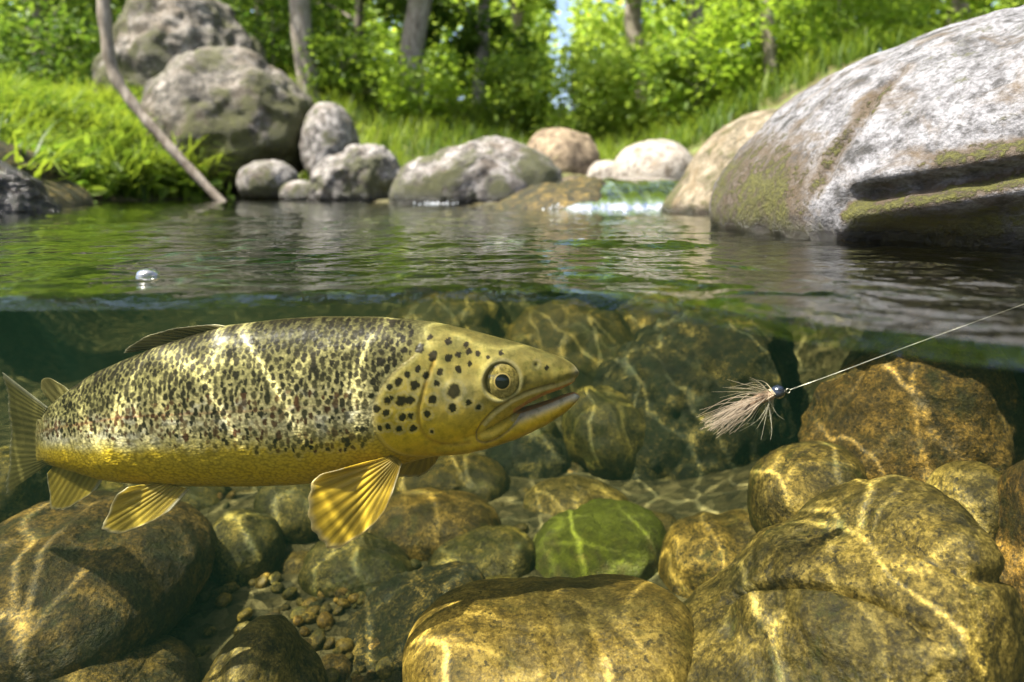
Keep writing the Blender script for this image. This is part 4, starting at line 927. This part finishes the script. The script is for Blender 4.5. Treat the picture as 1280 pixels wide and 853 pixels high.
tree('pale feathery tree left of the white sky gap', 648, 21, 10, 0.15, 4.5, 1.15, 4.6, 7000, L_PALE, 7, size=0.16)
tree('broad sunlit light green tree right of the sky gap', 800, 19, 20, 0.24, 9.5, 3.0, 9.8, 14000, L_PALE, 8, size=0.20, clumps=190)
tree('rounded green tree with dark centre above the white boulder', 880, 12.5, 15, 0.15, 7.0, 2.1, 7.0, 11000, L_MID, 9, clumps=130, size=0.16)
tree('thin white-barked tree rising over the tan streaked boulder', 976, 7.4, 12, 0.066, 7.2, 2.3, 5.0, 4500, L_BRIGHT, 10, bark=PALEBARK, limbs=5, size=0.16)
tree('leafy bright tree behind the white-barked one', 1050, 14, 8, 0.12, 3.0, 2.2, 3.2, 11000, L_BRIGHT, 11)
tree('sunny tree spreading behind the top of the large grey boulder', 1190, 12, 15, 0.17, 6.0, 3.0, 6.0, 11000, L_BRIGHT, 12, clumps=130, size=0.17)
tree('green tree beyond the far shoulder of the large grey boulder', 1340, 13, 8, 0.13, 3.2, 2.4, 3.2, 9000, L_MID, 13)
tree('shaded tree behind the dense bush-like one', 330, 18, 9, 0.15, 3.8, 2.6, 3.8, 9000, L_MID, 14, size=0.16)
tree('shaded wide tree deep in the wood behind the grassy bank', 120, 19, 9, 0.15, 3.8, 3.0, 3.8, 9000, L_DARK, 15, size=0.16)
# shrubs at the edge of the wood
def shrub(label, px, Y, h, n, mat, seed, size=0.09, rx=None):
    return tree(label, px, Y, h * 0.8, 0.02, h * 0.5, rx or h * 0.55, h * 0.5, n, mat, seed, size=size, clumps=34, name='shrub', cat='shrub', group='shrubs at the edge of the wood', limbs=12, spread=0.22)
shrub('yellow-green sapling bush at the foot of the forked grey tree', 528, 9.3, 1.1, 1500, L_BRIGHT, 31)
shrub('low leafy bush by the slender grey trunk', 425, 9.6, 1.0, 1500, L_MID, 32)
shrub('bright bush under the dark hollow tree', 640, 10.0, 1.2, 2200, L_MID, 33)
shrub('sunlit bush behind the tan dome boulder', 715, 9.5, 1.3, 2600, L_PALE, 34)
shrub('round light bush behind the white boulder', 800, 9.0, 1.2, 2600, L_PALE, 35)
shrub('dark-hearted bush between the white boulder and tan streaked one', 872, 8.0, 1.0, 2000, L_MID, 36)
shrub('tall fresh bush behind the tan streaked boulder', 938, 7.6, 1.3, 2600, L_BRIGHT, 37)
shrub('wide bush behind the large grey boulder', 1050, 8.5, 1.6, 3200, L_BRIGHT, 38)
shrub('dark bush behind the grey squeezed stone', 340, 10.5, 1.5, 2200, L_DARK, 39)
shrub('overgrown dark bush in the shade of the grassy bank', 70, 8.6, 1.5, 2400, L_DARK, 40)
# far wood that reads as one mass
r_ = np.random.default_rng(77); n = 52000
wxx = r_.uniform(-30, 30, n); wyy = r_.uniform(27, 36, n)
top = 9.5 + 2.5 * fbm(np.stack([wxx * 0.35, wyy * 0.2, 0 * wxx], 1), 3, 71); wzz = r_.uniform(0.2, 1, n) * top
keep = (fbm(np.stack([wxx * 0.7, wyy * 0.5, wzz * 0.7], 1), 3, 72) > -0.28) & ~((np.abs(wxx - 0.075 * wyy) < 0.35 + 0.03 * wzz) & (wzz > 3.6))
P = np.stack([wxx, wyy, wzz], 1)[keep]; V, f = leaves_mesh(P, np.full(len(P), 0.42), r_, 0.4, 0.7)
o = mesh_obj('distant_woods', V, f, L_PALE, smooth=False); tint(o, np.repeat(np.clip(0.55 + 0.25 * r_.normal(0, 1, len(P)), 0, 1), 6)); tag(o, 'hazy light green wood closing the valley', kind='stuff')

# grass
def blades(name, label, pts, length, width, r_, mat, droop=0.6, seg=5):
    n = len(pts); az = r_.uniform(0, 2 * np.pi, n); out = np.stack([np.cos(az), np.sin(az), 0 * az], 1); side = np.stack([-np.sin(az), np.cos(az), 0 * az], 1)
    L = length * r_.uniform(0.55, 1.25, n); dr = droop * r_.uniform(0.4, 1.4, n)
    rows = []
    for k in range(seg + 1):
        s_ = k / seg; cen = pts + out * (L * dr * s_ ** 1.8)[:, None] + np.array([0, 0, 1.0]) * (L * (s_ - 0.55 * dr * s_ ** 2.4))[:, None]
        w_ = (width * r_.uniform(0.7, 1.3, n) * (1 - s_) ** 0.6 * 0.5 + 0.0004)[:, None]
        rows += [cen - side * w_, cen + side * w_]
    V = np.stack(rows, 1).reshape(-1, 3); m_ = 2 * (seg + 1)
    F_ = np.concatenate([(np.arange(n) * m_)[:, None] + np.array([[2 * k, 2 * k + 1, 2 * k + 3, 2 * k + 2]]) for k in range(seg)])
    o = mesh_obj(name, V, F_, mat); tint(o, np.repeat(np.clip(0.48 + 0.9 * fbm(pts * 2.6, 3, 55) + 0.2 * r_.normal(0, 1, n), 0, 1), m_)); tag(o, label, kind='stuff'); return o
def scatter(n, x0, x1, y0, y1, r_, cond):
    X = r_.uniform(x0, x1, n); Y = r_.uniform(y0, y1, n); d = pool_sd(X, Y); k = cond(X, Y, d); X, Y = X[k], Y[k]
    return np.stack([X, Y, ground_z(X, Y) - 0.01], 1)
def tufts(P, k, sp, r_):
    Q = np.repeat(P, k, 0); Q[:, :2] += r_.normal(0, sp, (len(Q), 2)); Q[:, 2] = ground_z(Q[:, 0], Q[:, 1]) - 0.01; return Q
r_ = np.random.default_rng(9)
P = tufts(scatter(1900, -6.5, -1.9, 2.6, 7.6, r_, lambda X, Y, d: (d > 0.03) & (d < 3.2) & (640 + X * F / Y < 255) & ((Y > 4.5) | (640 + X * F / Y < 110)) & (fbm(np.stack([X * 2.2, Y * 2.2, 0 * X], 1), 2, 88) > -0.12)), 24, 0.045, r_)
blades('grass', 'long arching green grass hanging over the left bank', P, 0.52, 0.017, r_, GRASS, 1.0)
P = tufts(scatter(2600, -7, 4.5, 6.3, 12, r_, lambda X, Y, d: (d > 0.35) & (X > -0.32 * Y)), 9, 0.06, r_)
blades('grass', 'sunny yellow-green meadow grass below the trees', P, 0.40, 0.012, r_, GRASS, 0.6)
# leafy ground plants hanging over the water's edge
P = scatter(1100, -5.2, -1.85, 3.0, 7.2, r_, lambda X, Y, d: (d > 0.01) & (d < 1.6) & (640 + X * F / Y < 265) & ((Y > 4.5) | (640 + X * F / Y < 110)))
Q = np.repeat(P, 26, 0) + r_.normal(0, 1, (len(P) * 26, 3)) * np.array([0.09, 0.09, 0.07]) + np.array([0, 0, 0.10])
V, f = leaves_mesh(Q, np.full(len(Q), 0.11), r_, 0.5, 0.42); o = mesh_obj('ground_cover', V, f, L_MID, smooth=False); tint(o, np.repeat(np.clip(0.6 + 0.3 * r_.normal(0, 1, len(Q)), 0, 1), 6))
tag(o, 'leafy green herbs spilling over the bank edge', kind='stuff')
# leaning bare branch
pth = spl([at(127, -30, 4.3), at(132, 30, 4.3), at(141, 88, 4.3), at(165, 128, 4.3), at(198, 168, 4.3), at(238, 212, 4.3), at(280, 256, 4.3)], 60)
V, f = tube(pth, np.interp(np.linspace(0, 1, 60), [0, 0.4, 1], [0.042, 0.034, 0.027]) * (1 + 0.07 * np.sin(np.arange(60) * 0.9)), 12)
o = mesh_obj('fallen_branch', V - pth[-1], f, PALEBARK); o.location = pth[-1]; tag(o, 'bare pale leaning branch bent down into the water from the bank', 'branch')
